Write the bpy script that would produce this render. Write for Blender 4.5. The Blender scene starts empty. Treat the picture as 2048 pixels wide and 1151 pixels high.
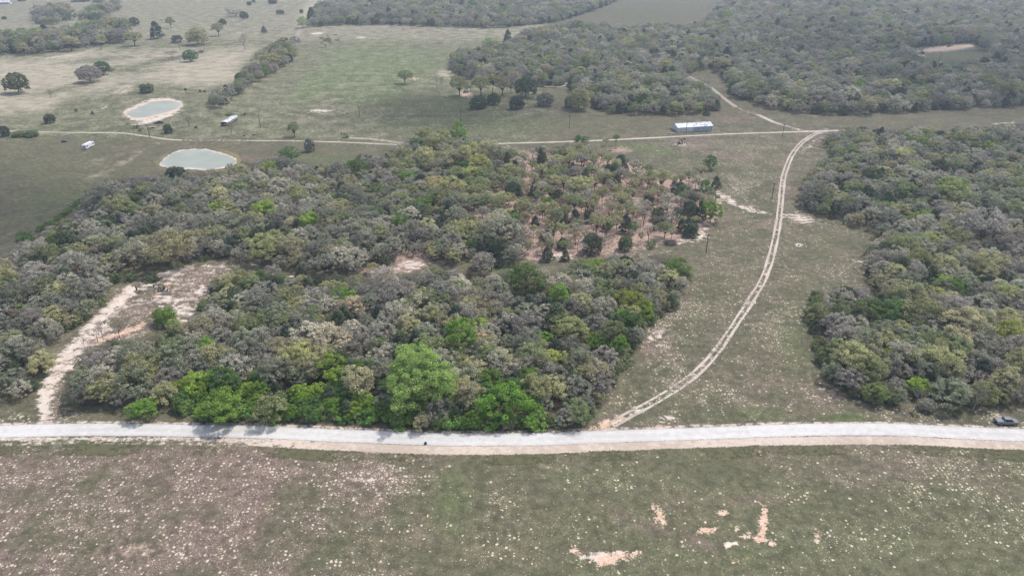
import bpy, math, random
import numpy as np
from mathutils import Vector, Matrix
R = math.radians
SC = bpy.context.scene
COL = SC.collection

# ------------------------------------------------------------------ camera, sky, sun, exposure
CAM_H, PITCH, FPX = 120.0, R(27.0), 1400.0        # FPX: focal length in pixels of the 2048 px wide photograph
cam_d = bpy.data.cameras.new("camera")
cam_d.sensor_width = 36.0
cam_d.lens = FPX / 2048.0 * 36.0
cam_d.clip_start = 1.0
cam_d.clip_end = 20000.0
cam = bpy.data.objects.new("camera", cam_d)
COL.objects.link(cam)
cam.location = (0, 0, CAM_H)
cam.rotation_euler = (R(90) - PITCH, 0, 0)
SC.camera = cam

SUN_EL, SUN_AZ = R(60), R(55)      # azimuth measured from +Y (away from the camera) towards +X (right)
w = bpy.data.worlds.new("World")
SC.world = w
w.use_nodes = True
wn = w.node_tree.nodes
wl = w.node_tree.links
bg = wn["Background"]
sky = wn.new("ShaderNodeTexSky")
sky.sky_type = 'NISHITA'
sky.sun_disc = False
sky.sun_elevation = SUN_EL
sky.sun_rotation = SUN_AZ
sky.altitude = 100
sky.air_density = 1.0
sky.dust_density = 3.0
sky.ozone_density = 1.0
hs = wn.new("ShaderNodeHueSaturation")          # milky spring sky
hs.inputs["Saturation"].default_value = .85
wl.new(sky.outputs[0], hs.inputs["Color"])
wl.new(hs.outputs[0], bg.inputs[0])
bg.inputs[1].default_value = 0.15

sun_d = bpy.data.lights.new("sun", 'SUN')
sun_d.energy = 2.5
sun_d.angle = R(3.0)
sun_d.color = (1.0, 0.97, 0.94)
sun = bpy.data.objects.new("sun", sun_d)
COL.objects.link(sun)
sdir = Vector((math.sin(SUN_AZ) * math.cos(SUN_EL), math.cos(SUN_AZ) * math.cos(SUN_EL), math.sin(SUN_EL)))
sun.rotation_euler = sdir.to_track_quat('Z', 'Y').to_euler()
sun.location = (0, 0, 400)

HAZE = 0.00021
SC.view_settings.view_transform = 'Standard'
SC.view_settings.look = 'None'
SC.view_settings.exposure = 0.43
SC.view_settings.gamma = 1.0
SC.render.engine = 'CYCLES'
SC.cycles.use_denoising = True
SC.cycles.max_bounces = 5
SC.cycles.diffuse_bounces = 2
SC.cycles.glossy_bounces = 2
SC.cycles.transmission_bounces = 2
SC.cycles.volume_bounces = 0
SC.cycles.transparent_max_bounces = 12

# ------------------------------------------------------------------ terrain and mapping from photograph pixels to the ground
PONDS = []           # (x, y, radius, level): the ground is level round each pond
def terrain(x, y):
    h = rolling(x, y)
    for px_, py_, r_, lv in PONDS:
        w_ = np.clip((r_ * 1.6 - np.hypot(x - px_, y - py_)) / (r_ * .6), 0, 1)
        w_ = w_ * w_ * (3 - 2 * w_)
        h = h * (1 - w_) + lv * w_
    return h
def rolling(x, y):
    return (0.9 * np.sin(x / 61.0 + 1.3) * np.cos(y / 83.0 + .4) + 0.5 * np.sin((x + y) / 37.0)
            + 0.25 * np.sin((x - 1.7 * y) / 23.0 + 2.0)) * np.clip((np.hypot(x, y) - 60) / 120, .25, 1)

SP, CP = math.sin(PITCH), math.cos(PITCH)
def G(u, v, h=0.0):
    """Point h metres above the ground that pixel (u, v) of the photograph shows."""
    a = (u - 1024.0) / FPX
    b = (v - 575.5) / FPX
    k = SP + b * CP
    z = 0.0
    for _ in range(4):
        t = (CAM_H - z - h) / k
        x, y = a * t, (CP - b * SP) * t
        z = float(terrain(x, y))
    return x, y, z

for (pu, pv, pr) in ((312, 220, 42.0), (397, 319, 38.0)):
    px_, py_, pz_ = G(pu, pv)
    PONDS.append((px_, py_, pr, pz_))

def P(x, y, z):
    """Pixel of a world point (works on arrays)."""
    dz = CAM_H - z
    d = y * CP + dz * SP
    d = np.where(d < 5, 5, d)
    return 1024 + FPX * x / d, 575.5 + FPX * (dz * CP - y * SP) / d, d

def depth_at(v):
    return CAM_H / (SP + (v - 575.5) / FPX * CP)

def tz(x, y):
    return float(terrain(x, y))

def inpoly(u, v, poly):
    u = np.asarray(u, float); v = np.asarray(v, float)
    ins = np.zeros(u.shape, bool)
    n = len(poly)
    for i in range(n):
        x0, y0 = poly[i]; x1, y1 = poly[(i + 1) % n]
        if y0 == y1: continue
        c = ((y0 > v) != (y1 > v)) & (u < (x1 - x0) * (v - y0) / (y1 - y0) + x0)
        ins ^= c
    return ins

def polydist(u, v, pts, closed=False):
    d = np.full(np.shape(u), 1e9)
    n = len(pts)
    for i in range(n if closed else n - 1):
        x0, y0 = pts[i]; x1, y1 = pts[(i + 1) % n]
        dx, dy = x1 - x0, y1 - y0
        t = np.clip(((u - x0) * dx + (v - y0) * dy) / (dx * dx + dy * dy + 1e-9), 0, 1)
        d = np.minimum(d, np.hypot(u - x0 - t * dx, v - y0 - t * dy))
    return d

def smooth_line(pts, step):
    """Catmull-Rom through ground points, resampled."""
    p = np.array(pts, float)
    p = np.vstack([2 * p[0] - p[1], p, 2 * p[-1] - p[-2]])
    out = []
    for i in range(1, len(p) - 2):
        n = max(2, int(np.hypot(*(p[i + 1] - p[i])) / step))
        for k in range(n):
            t = k / n
            out.append(.5 * (2 * p[i] + (p[i + 1] - p[i - 1]) * t + (2 * p[i - 1] - 5 * p[i] + 4 * p[i + 1] - p[i + 2]) * t * t
                             + (3 * p[i] - p[i - 1] - 3 * p[i + 1] + p[i + 2]) * t ** 3))
    out.append(p[-2])
    return np.array(out)

# ------------------------------------------------------------------ small helpers
def tag(o, label=None, cat=None, group=None, kind=None):
    if label: o["label"] = label
    if cat: o["category"] = cat
    if group: o["group"] = group
    if kind: o["kind"] = kind
    return o

def empty(name, loc, rz=0.0, **k):
    o = bpy.data.objects.new(name, None)
    o.empty_display_size = 0.5
    COL.objects.link(o)
    o.location = loc
    o.rotation_euler = (0, 0, rz)
    return tag(o, **k)

def mesh_np(name, v, faces_loops, counts, mats, attrs=None, smooth=False):
    me = bpy.data.meshes.new(name)
    me.vertices.add(len(v))
    me.vertices.foreach_set("co", np.asarray(v, np.float32).ravel())
    fl = np.asarray(faces_loops, np.int32)
    me.loops.add(len(fl))
    me.loops.foreach_set("vertex_index", fl)
    counts = np.asarray(counts, np.int32)
    me.polygons.add(len(counts))
    st = np.zeros(len(counts), np.int32)
    st[1:] = np.cumsum(counts)[:-1]
    me.polygons.foreach_set("loop_start", st)
    me.polygons.foreach_set("loop_total", counts)
    if smooth:
        me.polygons.foreach_set("use_smooth", np.ones(len(counts), bool))
    for m in mats: me.materials.append(m)
    for k, (dom, arr) in (attrs or {}).items():
        at = me.attributes.new(k, 'FLOAT', dom)
        at.data.foreach_set("value", np.asarray(arr, np.float32))
    me.update()
    me.validate()
    return me

class MB:
    """Collects shapes into one mesh."""
    def __init__(s): s.v = []; s.f = []
    def add(s, vs, fs):
        n = len(s.v); s.v += [tuple(map(float, q)) for q in vs]; s.f += [tuple(n + i for i in f) for f in fs]; return s
    def box(s, x0, x1, y0, y1, z0, z1, b=0.0):
        if b <= 0:
            return s.add([(x, y, z) for z in (z0, z1) for y in (y0, y1) for x in (x0, x1)],
                         [(0, 2, 3, 1), (4, 5, 7, 6), (0, 1, 5, 4), (2, 6, 7, 3), (0, 4, 6, 2), (1, 3, 7, 5)])
        ring = lambda z, d: [(x0 + b + d, y0 + d, z), (x1 - b - d, y0 + d, z), (x1 - d, y0 + b + d, z), (x1 - d, y1 - b - d, z),
                             (x1 - b - d, y1 - d, z), (x0 + b + d, y1 - d, z), (x0 + d, y1 - b - d, z), (x0 + d, y0 + b + d, z)]
        return s.loft([ring(z0, b), ring(z0 + b, 0), ring(z1 - b, 0), ring(z1, b)])
    def loft(s, rings):
        n = len(rings[0]); vs = [q for r in rings for q in r]
        fs = [tuple(range(n))[::-1], tuple(range((len(rings) - 1) * n, len(rings) * n))]
        for k in range(len(rings) - 1):
            for i in range(n):
                j = (i + 1) % n
                fs.append((k * n + i, k * n + j, (k + 1) * n + j, (k + 1) * n + i))
        return s.add(vs, fs)
    def prism(s, prof, y0, y1, inset=0.0):
        """Profile in x, z extruded along y."""
        return s.loft([[(x, y0, z) for x, z in prof], [(x, y1, z) for x, z in prof]])
    def tube(s, pts, rads, n=6):
        rings = []
        for i, p in enumerate(pts):
            p = Vector(p)
            d = Vector(pts[min(i + 1, len(pts) - 1)]) - Vector(pts[max(i - 1, 0)])
            if d.length < 1e-6: d = Vector((0, 0, 1))
            q = d.to_track_quat('Z', 'Y')
            r = rads[i] if hasattr(rads, '__len__') else rads
            rings.append([tuple(p + q @ Vector((r * math.cos(a), r * math.sin(a), 0))) for a in [2 * math.pi * k / n for k in range(n)]])
        return s.loft(rings)
    def mesh(s, name, mats):
        me = bpy.data.meshes.new(name)
        me.from_pydata(s.v, [], s.f)
        for m in (mats if isinstance(mats, (list, tuple)) else [mats]): me.materials.append(m)
        me.update()
        return me
    def build(s, name, mat, parent=None, loc=None, bevel=0):
        o = bpy.data.objects.new(name, s.mesh(name, mat))
        COL.objects.link(o)
        if parent: o.parent = parent
        if loc: o.location = loc
        return o

# ------------------------------------------------------------------ materials
class NT:
    def __init__(s, name):
        s.m = bpy.data.materials.new(name); s.m.use_nodes = True
        s.t = s.m.node_tree; s.t.nodes.clear()
        s.out = s.t.nodes.new("ShaderNodeOutputMaterial")
    def n(s, typ, **k):
        nd = s.t.nodes.new("ShaderNode" + typ)
        for a, b in k.items(): setattr(nd, a, b)
        return nd
    def l(s, a, b): s.t.links.new(a, b)
    def put(s, sock, val):
        if isinstance(val, bpy.types.NodeSocket): s.l(val, sock)
        elif isinstance(val, (tuple, list)) and len(val) == 3 and sock.type == 'RGBA': sock.default_value = (*val, 1)
        else: sock.default_value = val
    def math(s, op, a, b=0.0, c=None):
        nd = s.n("Math", operation=op)
        s.put(nd.inputs[0], a); s.put(nd.inputs[1], b)
        if c is not None: s.put(nd.inputs[2], c)
        return nd.outputs[0]
    def noise(s, vec, scale, detail=4, rough=.55, dist=0.0):
        nd = s.n("TexNoise"); s.put(nd.inputs["Vector"], vec)
        nd.inputs["Scale"].default_value = scale; nd.inputs["Detail"].default_value = detail
        nd.inputs["Roughness"].default_value = rough; nd.inputs["Distortion"].default_value = dist
        return nd.outputs["Fac"]
    def attr(s, name):
        nd = s.n("Attribute"); nd.attribute_name = name; return nd.outputs["Fac"]
    def ss(s, x, lo, hi, a=0.0, b=1.0):
        nd = s.n("MapRange", interpolation_type='SMOOTHSTEP')
        s.put(nd.inputs["Value"], x)
        for k, q in (("From Min", lo), ("From Max", hi), ("To Min", a), ("To Max", b)): s.put(nd.inputs[k], q)
        return nd.outputs["Result"]
    def mix(s, f, a, b, mode='MIX'):
        nd = s.n("Mix", data_type='RGBA', blend_type=mode)
        s.put(nd.inputs["Factor"], f)
        s.put([i for i in nd.inputs if i.name == "A" and i.type == 'RGBA'][0], a)
        s.put([i for i in nd.inputs if i.name == "B" and i.type == 'RGBA'][0], b)
        return [o for o in nd.outputs if o.type == 'RGBA'][0]
    def pos(s): return s.n("NewGeometry").outputs["Position"]
    def obj(s): return s.n("TexCoord").outputs["Object"]
    def bsdf(s, color, rough=.9, spec=.1, metal=0.0, bump=None, bstr=.3, bdist=.1):
        b = s.n("BsdfPrincipled")
        s.put(b.inputs["Base Color"], color); s.put(b.inputs["Roughness"], rough)
        b.inputs["Specular IOR Level"].default_value = spec; b.inputs["Metallic"].default_value = metal
        if bump is not None:
            bn = s.n("Bump"); s.put(bn.inputs["Height"], bump)
            bn.inputs["Strength"].default_value = bstr; bn.inputs["Distance"].default_value = bdist
            s.l(bn.outputs[0], b.inputs["Normal"])
        return b.outputs[0]
    def done(s, sh): s.l(sh, s.out.inputs["Surface"]); return s.m

def simple(name, col, rough=.7, spec=.3, metal=0.0, var=.15, scale=1.5):
    t = NT(name)
    n = t.noise(t.obj(), scale, 4)
    k = t.ss(n, .3, .7, 1 - var, 1 + var)
    cm = t.n("VectorMath", operation='SCALE')
    cm.inputs[0].default_value = col
    t.put(cm.inputs["Scale"], k)
    return t.done(t.bsdf(cm.outputs[0], rough, spec, metal))

def ground_material():
    t = NT("ground_soil_and_grass")
    p = t.pos()
    n1 = t.noise(p, .018, 5, .6)          # broad
    n2 = t.noise(p, .085, 5, .62)         # patches of some 10 m
    n3 = t.noise(p, .45, 5, .65)          # metre scale
    n4 = t.noise(p, 2.2, 3, .6)           # tufts
    mp = t.n("Mapping"); t.put(mp.inputs[0], p); mp.inputs["Rotation"].default_value = (0, 0, R(24)); mp.inputs["Scale"].default_value = (.25, 1.0, 1)
    ns = t.noise(mp.outputs[0], .5, 4, .6)   # drag streaks
    A = {k: t.attr(k) for k in ("green", "brown", "pale", "litter", "shade_litter", "sand", "orange", "spots", "mud")}
    col = t.mix(t.ss(n2, .35, .68), (.104, .101, .064), (.142, .124, .086))
    bf = t.math('ADD', A["brown"], t.math('MULTIPLY', t.math('SUBTRACT', t.math('ADD', n1, n2), 1.0), 1.5))
    col = t.mix(t.ss(bf, .15, .85), col, (.165, .122, .102))
    gf = t.math('ADD', A["green"], t.math('MULTIPLY', t.math('SUBTRACT', n2, .5), 1.2))
    col = t.mix(t.ss(gf, .1, .95), col, (.094, .128, .050))
    lf = t.math('ADD', A["litter"], t.math('MULTIPLY', t.math('SUBTRACT', n3, .5), .9))
    col = t.mix(t.ss(lf, .3, .7), col, t.mix(t.ss(n4, .35, .7), (.25, .175, .14), (.42, .31, .255)))
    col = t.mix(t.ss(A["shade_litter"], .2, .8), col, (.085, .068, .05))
    # mottling
    mm = t.math('ADD', t.math('MULTIPLY', n3, .55), t.math('MULTIPLY', n4, .45))
    col = t.mix(1.0, col, t.mix(t.ss(mm, .36, .64), (.66, .68, .68), (1.36, 1.34, 1.3)), 'MULTIPLY')
    # dry pale grass and thin soil
    pf = t.math('ADD', A["pale"], t.math('MULTIPLY', t.math('SUBTRACT', t.math('ADD', n3, t.math('MULTIPLY', n2, 1.0)), 1.0), .85))
    col = t.mix(t.ss(pf, .25, 1.05, 0, .82), col, t.mix(t.ss(t.math('ADD', n4, t.math('MULTIPLY', n2, .6)), .55, 1.0), (.27, .24, .165), (.50, .43, .34)))
    # bare sand
    sf = t.math('ADD', A["sand"], t.math('MULTIPLY', t.math('SUBTRACT', t.math('ADD', t.math('MULTIPLY', n3, .8), t.math('ADD', t.math('MULTIPLY', ns, .7), t.math('MULTIPLY', n4, .5))), 1.0), 1.25))
    col = t.mix(t.ss(sf, .38, .62), col, t.mix(t.ss(n3, .3, .7), (.50, .405, .335), (.64, .56, .485)))
    of = t.math('ADD', A["orange"], t.math('MULTIPLY', t.math('SUBTRACT', t.math('ADD', n3, t.math('MULTIPLY', n4, .8)), .9), 1.7))
    col = t.mix(t.ss(of, .34, .66), col, t.mix(t.ss(t.math('ADD', n3, n4), .8, 1.2), (.48, .31, .215), (.62, .47, .36)))
    col = t.mix(t.ss(A["mud"], .3, .7), col, (.21, .18, .075))
    # pale spots: bare crumbs of soil between the grass
    def spots(scale, rmax, dens, seed):
        mpp = t.n("Mapping"); t.put(mpp.inputs[0], p); mpp.inputs["Location"].default_value = (seed, seed * 1.7, 0)
        mpp.inputs["Scale"].default_value = (1, 1, 0)
        nz = t.n("TexNoise"); t.put(nz.inputs["Vector"], mpp.outputs[0]); nz.inputs["Scale"].default_value = 2.5; nz.inputs["Detail"].default_value = 2
        wv = t.n("VectorMath", operation='MULTIPLY_ADD'); t.l(nz.outputs["Color"], wv.inputs[0]); wv.inputs[1].default_value = (.6, .6, 0); t.l(mpp.outputs[0], wv.inputs[2])
        vo = t.n("TexVoronoi", voronoi_dimensions='2D'); t.l(wv.outputs[0], vo.inputs["Vector"]); vo.inputs["Scale"].default_value = scale
        sp = t.n("SeparateColor"); t.l(vo.outputs["Color"], sp.inputs[0])
        on = t.math('LESS_THAN', sp.outputs[0], dens)
        r = t.math('MULTIPLY', t.math('ADD', t.math('MULTIPLY', sp.outputs[1], .78), .17), rmax)
        return t.math('MULTIPLY', on, t.ss(t.math('DIVIDE', vo.outputs["Distance"], r), .7, 1.05, 1, 0))
    dn = t.math('MULTIPLY', A["spots"], t.ss(t.math('ADD', n2, t.math('MULTIPLY', n3, .6)), .66, 1.0, .03, 1.7))
    s1 = spots(1.05, .42, t.math('MULTIPLY', dn, .5), 3.1)
    s2 = spots(2.3, .42, t.math('MULTIPLY', dn, .75), 17.7)
    sc_ = t.mix(t.ss(A["orange"], .03, .2), t.mix(n4, (.46, .40, .295), (.60, .53, .41)), (.62, .40, .27))
    col = t.mix(t.math('MAXIMUM', s1, t.math('MULTIPLY', s2, .6)), col, sc_)
    h = t.math('ADD', t.math('MULTIPLY', n4, .5), n3)
    return t.done(t.bsdf(col, .95, .05, bump=h, bstr=.5, bdist=.25))

def ribbon_material(name, c0, c1, ragged, fade=1.0, wheel=0.0):
    """Track or road: attribute 'across' runs -1..1; its ragged edge is cut by noise."""
    t = NT(name)
    p = t.pos()
    n3 = t.noise(p, .6, 4, .65); n4 = t.noise(p, 2.6, 4, .65); n1 = t.noise(p, .05, 3)
    a = t.math('ABSOLUTE', t.attr("across"))
    col = t.mix(t.ss(t.math('ADD', n3, t.math('MULTIPLY', t.math('SUBTRACT', n1, .5), .8)), .35, .65), c0, c1)
    col = t.mix(t.ss(n4, .35, .7, 0, .3), col, tuple(x * .8 for x in c0))
    if wheel:
        wv = t.math('ABSOLUTE', t.math('SUBTRACT', a, .42))
        col = t.mix(t.math('MULTIPLY', t.ss(wv, .05, .2, 1, 0), wheel), col, tuple(min(1, x * 1.08) for x in c1))
    b = t.bsdf(col, .95, .05, bump=n4, bstr=.3, bdist=.08)
    m = t.math('ADD', a, t.math('MULTIPLY', t.math('SUBTRACT', t.math('ADD', n3, n4), 1.0), ragged))
    f = t.math('MULTIPLY', t.ss(m, .78, .98, 1, 0), t.attr("strength") if fade else 1.0)
    if fade:
        f = t.math('MULTIPLY', t.ss(m, .78, .98, 1, 0), t.ss(t.math('ADD', t.attr("strength"), t.math('MULTIPLY', t.math('SUBTRACT', n3, .5), 1.1)), .35, .6))
    tr = t.n("BsdfTransparent"); mx = t.n("MixShader")
    t.l(f, mx.inputs[0]); t.l(tr.outputs[0], mx.inputs[1]); t.l(b, mx.inputs[2])
    return t.done(mx.outputs[0])

GAIN = 2.2
def leaf_material(name, tones=None, spread=.35, trans=.35):
    """Foliage. tones: list of colours picked per tree (for the far woods); None: the tree object's own colour."""
    t = NT(name)
    oi = t.n("ObjectInfo")
    if tones:
        rp = t.n("ValToRGB"); rp.color_ramp.interpolation = 'CONSTANT'
        e = rp.color_ramp.elements
        while len(e) < len(tones): e.new(.5)
        for i, c in enumerate(tones):
            e[i].position = i / len(tones); e[i].color = (*[min(.8, q * GAIN) for q in c], 1)
        t.l(oi.outputs["Random"], rp.inputs[0]); base = rp.outputs[0]
    else:
        base = oi.outputs["Color"]
    k = t.attr("tone")
    lo, hi = 1 - spread, 1 + spread
    col = t.mix(1.0, base, t.mix(k, (lo, lo * .98, lo), (hi, hi * 1.0, hi * .96)), 'MULTIPLY')
    b = t.bsdf(col, .8, .08)
    tl = t.n("BsdfTranslucent"); t.put(tl.inputs[0], col)
    mx = t.n("MixShader"); mx.inputs[0].default_value = trans
    t.l(b, mx.inputs[1]); t.l(tl.outputs[0], mx.inputs[2])
    return t.done(mx.outputs[0])

def bark_material(name, c):
    t = NT(name)
    mp = t.n("Mapping"); t.put(mp.inputs[0], t.obj()); mp.inputs["Scale"].default_value = (6, 6, 1)
    n = t.noise(mp.outputs[0], 1.5, 4)
    return t.done(t.bsdf(t.mix(t.ss(n, .3, .7), tuple(x * .65 for x in c), tuple(x * 1.3 for x in c)), .9, .05))

TONES = {
 'grey':  [((.190, .184, .152), "ash-grey"), ((.178, .164, .144), "mauve-grey"), ((.245, .232, .185), "pale tan-grey"), ((.130, .133, .104), "dull grey"), ((.158, .170, .116), "olive-grey")],
 'leaf':  [((.185, .185, .095), "olive"), ((.215, .210, .115), "pale olive"), ((.150, .160, .080), "mid green"), ((.205, .190, .120), "tan-tinged"), ((.130, .150, .075), "grey-green")],
 'cedar': [((.055, .072, .042), "dark green"), ((.048, .062, .045), "blackish green"), ((.070, .085, .050), "deep green")],
 'green': [((.100, .165, .030), "fresh green"), ((.150, .205, .038), "lime-green"), ((.065, .112, .034), "rich green")],
 'shrub': [((.105, .125, .055), "grey-green"), ((.085, .110, .050), "dark green"), ((.150, .150, .085), "olive")],
 'bare':  [((.200, .175, .150), "grey"), ((.165, .135, .110), "brown")],
}
M = {}
M['ground'] = ground_material()
M['leaf'] = leaf_material("foliage")
M['far'] = {k: leaf_material("foliage_" + k, [c for c, _ in v]) for k, v in TONES.items()}
M['bark'] = bark_material("bark", (.16, .13, .105))
M['palebark'] = bark_material("pale_bark", (.30, .26, .22))
M['darkbark'] = bark_material("dark_bark", (.10, .08, .065))
M['road'] = ribbon_material("white_gravel", (.50, .48, .455), (.59, .57, .545), .22, 0, .25)
M['shoulder'] = ribbon_material("sandy_shoulder", (.43, .35, .285), (.57, .475, .395), .95, 1)
M['verge'] = ribbon_material("ditch_grass", (.085, .088, .045), (.125, .118, .07), .6, 1)
M['track'] = ribbon_material("track_sand", (.40, .345, .28), (.54, .48, .40), .38, 1)
M['trackpink'] = ribbon_material("track_pink_sand", (.46, .38, .32), (.58, .50, .44), .5, 1)

def water_material():
    t = NT("pond_water")
    n = t.noise(t.pos(), .06, 3); n2 = t.noise(t.pos(), 1.2, 3)
    col = t.mix(t.ss(n, .35, .65), (.28, .30, .245), (.33, .35, .29))
    return t.done(t.bsdf(col, .45, .35, bump=n2, bstr=.08, bdist=.05))
M['water'] = water_material()

# ------------------------------------------------------------------ layout read off the photograph (pixels of the 2048 x 1151 picture)
W_NEAR = [(122, 745), (160, 712), (205, 688), (262, 684), (335, 668), (372, 655), (395, 615), (425, 580), (478, 540), (560, 545), (680, 548),
          (760, 560), (840, 548), (930, 545), (975, 548), (1010, 545), (1060, 540), (1115, 550), (1150, 528), (1210, 512), (1290, 508), (1365, 525), (1378, 550),
          (1340, 600), (1285, 650), (1240, 705), (1222, 760), (1175, 822), (1100, 834), (900, 836), (700, 828), (500, 822), (400, 812), (330, 784),
          (250, 802), (175, 794), (126, 782)]
W_MID = [(-60, 545), (20, 520), (50, 490), (130, 440), (190, 400), (215, 360), (290, 352), (400, 345), (500, 328), (560, 315), (640, 335), (700, 330),
         (760, 312), (830, 275), (900, 276), (960, 285), (1045, 300), (1055, 380), (1050, 440), (1055, 495), (1040, 508), (980, 528), (935, 512),
         (885, 512), (840, 496), (800, 500), (780, 525), (700, 530), (600, 528), (530, 512), (440, 500), (375, 508), (300, 530), (262, 526), (215, 540), (200, 590),
         (165, 625), (110, 655), (60, 668), (-60, 690)]
W_LEFT = [(-60, 672), (60, 688), (88, 715), (80, 745), (50, 775), (-60, 790)]
W_GROVE = [(1060, 300), (1150, 288), (1240, 315), (1330, 345), (1400, 352), (1432, 390), (1425, 430), (1380, 462), (1310, 470), (1250, 480), (1180, 498),
           (1100, 505), (1060, 495)]
W_RIGHT = [(1655, 275), (1700, 262), (1800, 258), (1900, 262), (1980, 255), (2110, 245), (2110, 800), (1950, 795), (1850, 788), (1740, 795), (1700, 765),
           (1665, 735), (1645, 680), (1632, 640), (1650, 600), (1695, 575), (1745, 590), (1775, 585), (1750, 560), (1745, 520), (1735, 490), (1765, 462), (1690, 425),
           (1620, 408), (1600, 380), (1620, 340), (1665, 305)]
W_FARR = [(900, 128), (905, 108), (960, 98), (1010, 92), (1050, 66), (1100, 56), (1160, 50), (1260, 56), (1395, 52), (1425, 30), (1440, 3), (1500, -12), (2120, -12), (2120, 200),
          (1900, 208), (1800, 216), (1700, 218), (1600, 216), (1510, 200), (1462, 180), (1452, 148), (1420, 128), (1380, 136), (1365, 152), (1400, 170), (1440, 205), (1432, 218), (1300, 219),
          (1215, 216), (1180, 200), (1148, 185), (1140, 160), (1090, 165), (1010, 160), (960, 155), (920, 146)]
CLEAR_FAR = [(1800, 95), (1830, 88), (1950, 78), (1985, 100), (1970, 125), (1900, 140), (1830, 140)]
W_TOP = [(612, 48), (625, 22), (655, 6), (700, -12), (1260, -12), (1190, 16), (1120, 38), (1000, 50), (900, 48), (780, 45), (700, 44)]
W_HEDGE = [(415, 208), (432, 188), (470, 162), (500, 132), (520, 106), (565, 82), (592, 82), (590, 108), (545, 140), (485, 172), (435, 208)]
W_STRIP = [(-30, 100), (-30, 78), (60, 68), (140, 62), (200, 48), (245, 42), (252, 60), (250, 75), (200, 84), (130, 92), (60, 102)]
W_C1 = [(66, 28), (100, 14), (138, 17), (138, 33), (105, 45), (75, 42)]
W_C2 = [(165, 28), (205, 10), (240, 4), (240, 16), (205, 28), (172, 36)]
W_TOPLEFT = [(140, 2), (180, 0), (180, 4), (140, 5)]
W_HEAD = [(940, 178), (960, 172), (1050, 176), (1062, 195), (1040, 205), (960, 200)]

POND_A = [(735, 660), (780, 640), (850, 610), (900, 595), (960, 590), (1020, 595), (1055, 610), (1045, 630), (1000, 648), (940, 665), (880, 680), (820, 690), (770, 685)]
POND_A = [(a / 2.926, b / 2.926) for a, b in POND_A]
POND_B = [(938, 962), (960, 935), (1000, 905), (1050, 885), (1120, 877), (1200, 877), (1260, 890), (1330, 910), (1375, 930), (1382, 950), (1340, 970), (1260, 985), (1200, 990), (1120, 983), (1050, 980), (980, 975)]
POND_B = [(a / 2.926, b / 2.926) for a, b in POND_B]

ROAD_PX = [(-260, 862), (-120, 862), (0, 862), (200, 859), (400, 861), (550, 864), (700, 871), (850, 876.5), (1024, 878), (1224, 872), (1424, 865), (1574, 860), (1774, 858), (1924, 865), (2048, 870), (2200, 876), (2400, 890)]
TWO_PX = [(1222, 850), (1262, 826), (1320, 795), (1380, 755), (1425, 712), (1462, 660), (1502, 600), (1530, 550), (1545, 500), (1556, 450), (1562, 400), (1568, 350), (1584, 310), (1604, 285), (1630, 268), (1652, 262)]
UP_PX = [(-200, 258), (20, 262), (137, 265), (239, 266), (290, 272), (359, 280), (478, 281), (564, 281.5), (640, 283), (700, 285), (830, 290), (1000, 287), (1100, 284.5), (1200, 281), (1300, 276), (1400, 270.5), (1500, 266.5), (1650, 262), (1690, 261)]
SAND_TRACK = [(92, 845), (88, 800), (100, 760), (128, 720), (160, 680), (195, 645), (225, 612), (260, 585), (300, 562), (350, 542), (420, 530)]

# ------------------------------------------------------------------ ground sheet with painted soil masks
def axis(segs):
    out = [segs[0][0]]
    for a, b, s in segs:
        n = max(1, int(round((b - a) / s)))
        out += list(np.linspace(a, b, n + 1)[1:])
    return np.array(out)
gx = axis([(-9000, -1600, 400), (-1600, -620, 14), (-620, -240, 3.5), (-240, 240, 1.1), (240, 620, 3.5), (620, 1600, 14), (1600, 9000, 400)])
gy = axis([(-500, 40, 30), (40, 70, 5), (70, 340, 1.0), (340, 640, 2.0), (640, 1500, 6), (1500, 2200, 25), (2200, 9000, 400)])
X, Y = np.meshgrid(gx, gy)
Z = terrain(X, Y)
X, Y, Z = X.ravel(), Y.ravel(), Z.ravel()
U, V, D = P(X, Y, Z)
front = (Y > 40)
U = np.where(front, U, 1024.0); V = np.where(front, V, 3000.0)

def ell(cx, cy, rx, ry, a=0.0, s=1.0):
    c, n = math.cos(R(a)), math.sin(R(a))
    du, dv = U - cx, V - cy
    q = ((du * c + dv * n) / rx) ** 2 + ((-du * n + dv * c) / ry) ** 2
    return s * np.exp(-q * .9) * (q < 9)
def pol(pts, soft, s=1.0):
    d = polydist(U, V, pts, True)
    ins = inpoly(U, V, pts)
    return s * np.clip(.5 + np.where(ins, d, -d) / soft, 0, 1)
def lin(pts, wd, s=1.0):
    return s * np.exp(-(polydist(U, V, pts) / wd) ** 2)

att = {k: np.zeros(len(X)) for k in ("green", "brown", "pale", "litter", "shade_litter", "sand", "orange", "spots", "mud")}
def up(k, *arrs):
    for a in arrs: att[k] = np.maximum(att[k], a)
def cut(k, a): att[k] = att[k] * (1 - np.clip(a, 0, 1))

# woods floor
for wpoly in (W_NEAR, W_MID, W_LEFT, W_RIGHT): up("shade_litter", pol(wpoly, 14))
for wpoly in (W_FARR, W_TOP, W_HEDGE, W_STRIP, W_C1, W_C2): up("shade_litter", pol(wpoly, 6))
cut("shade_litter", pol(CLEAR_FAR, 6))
GROVE_FLOOR = [(1050, 300), (1150, 312), (1240, 312), (1330, 345), (1400, 352), (1440, 372), (1450, 420), (1418, 465), (1370, 485), (1290, 500), (1240, 512), (1180, 515), (1100, 522), (1040, 520), (1030, 480), (940, 460), (900, 400), (960, 330), (1000, 290)]
up("litter", pol(GROVE_FLOOR, 26, .74), ell(1240, 300, 30, 8, 0, .7))
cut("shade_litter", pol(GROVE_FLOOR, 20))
up("litter", ell(825, 520, 45, 20), ell(770, 540, 60, 8), ell(1100, 515, 60, 8))
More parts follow.
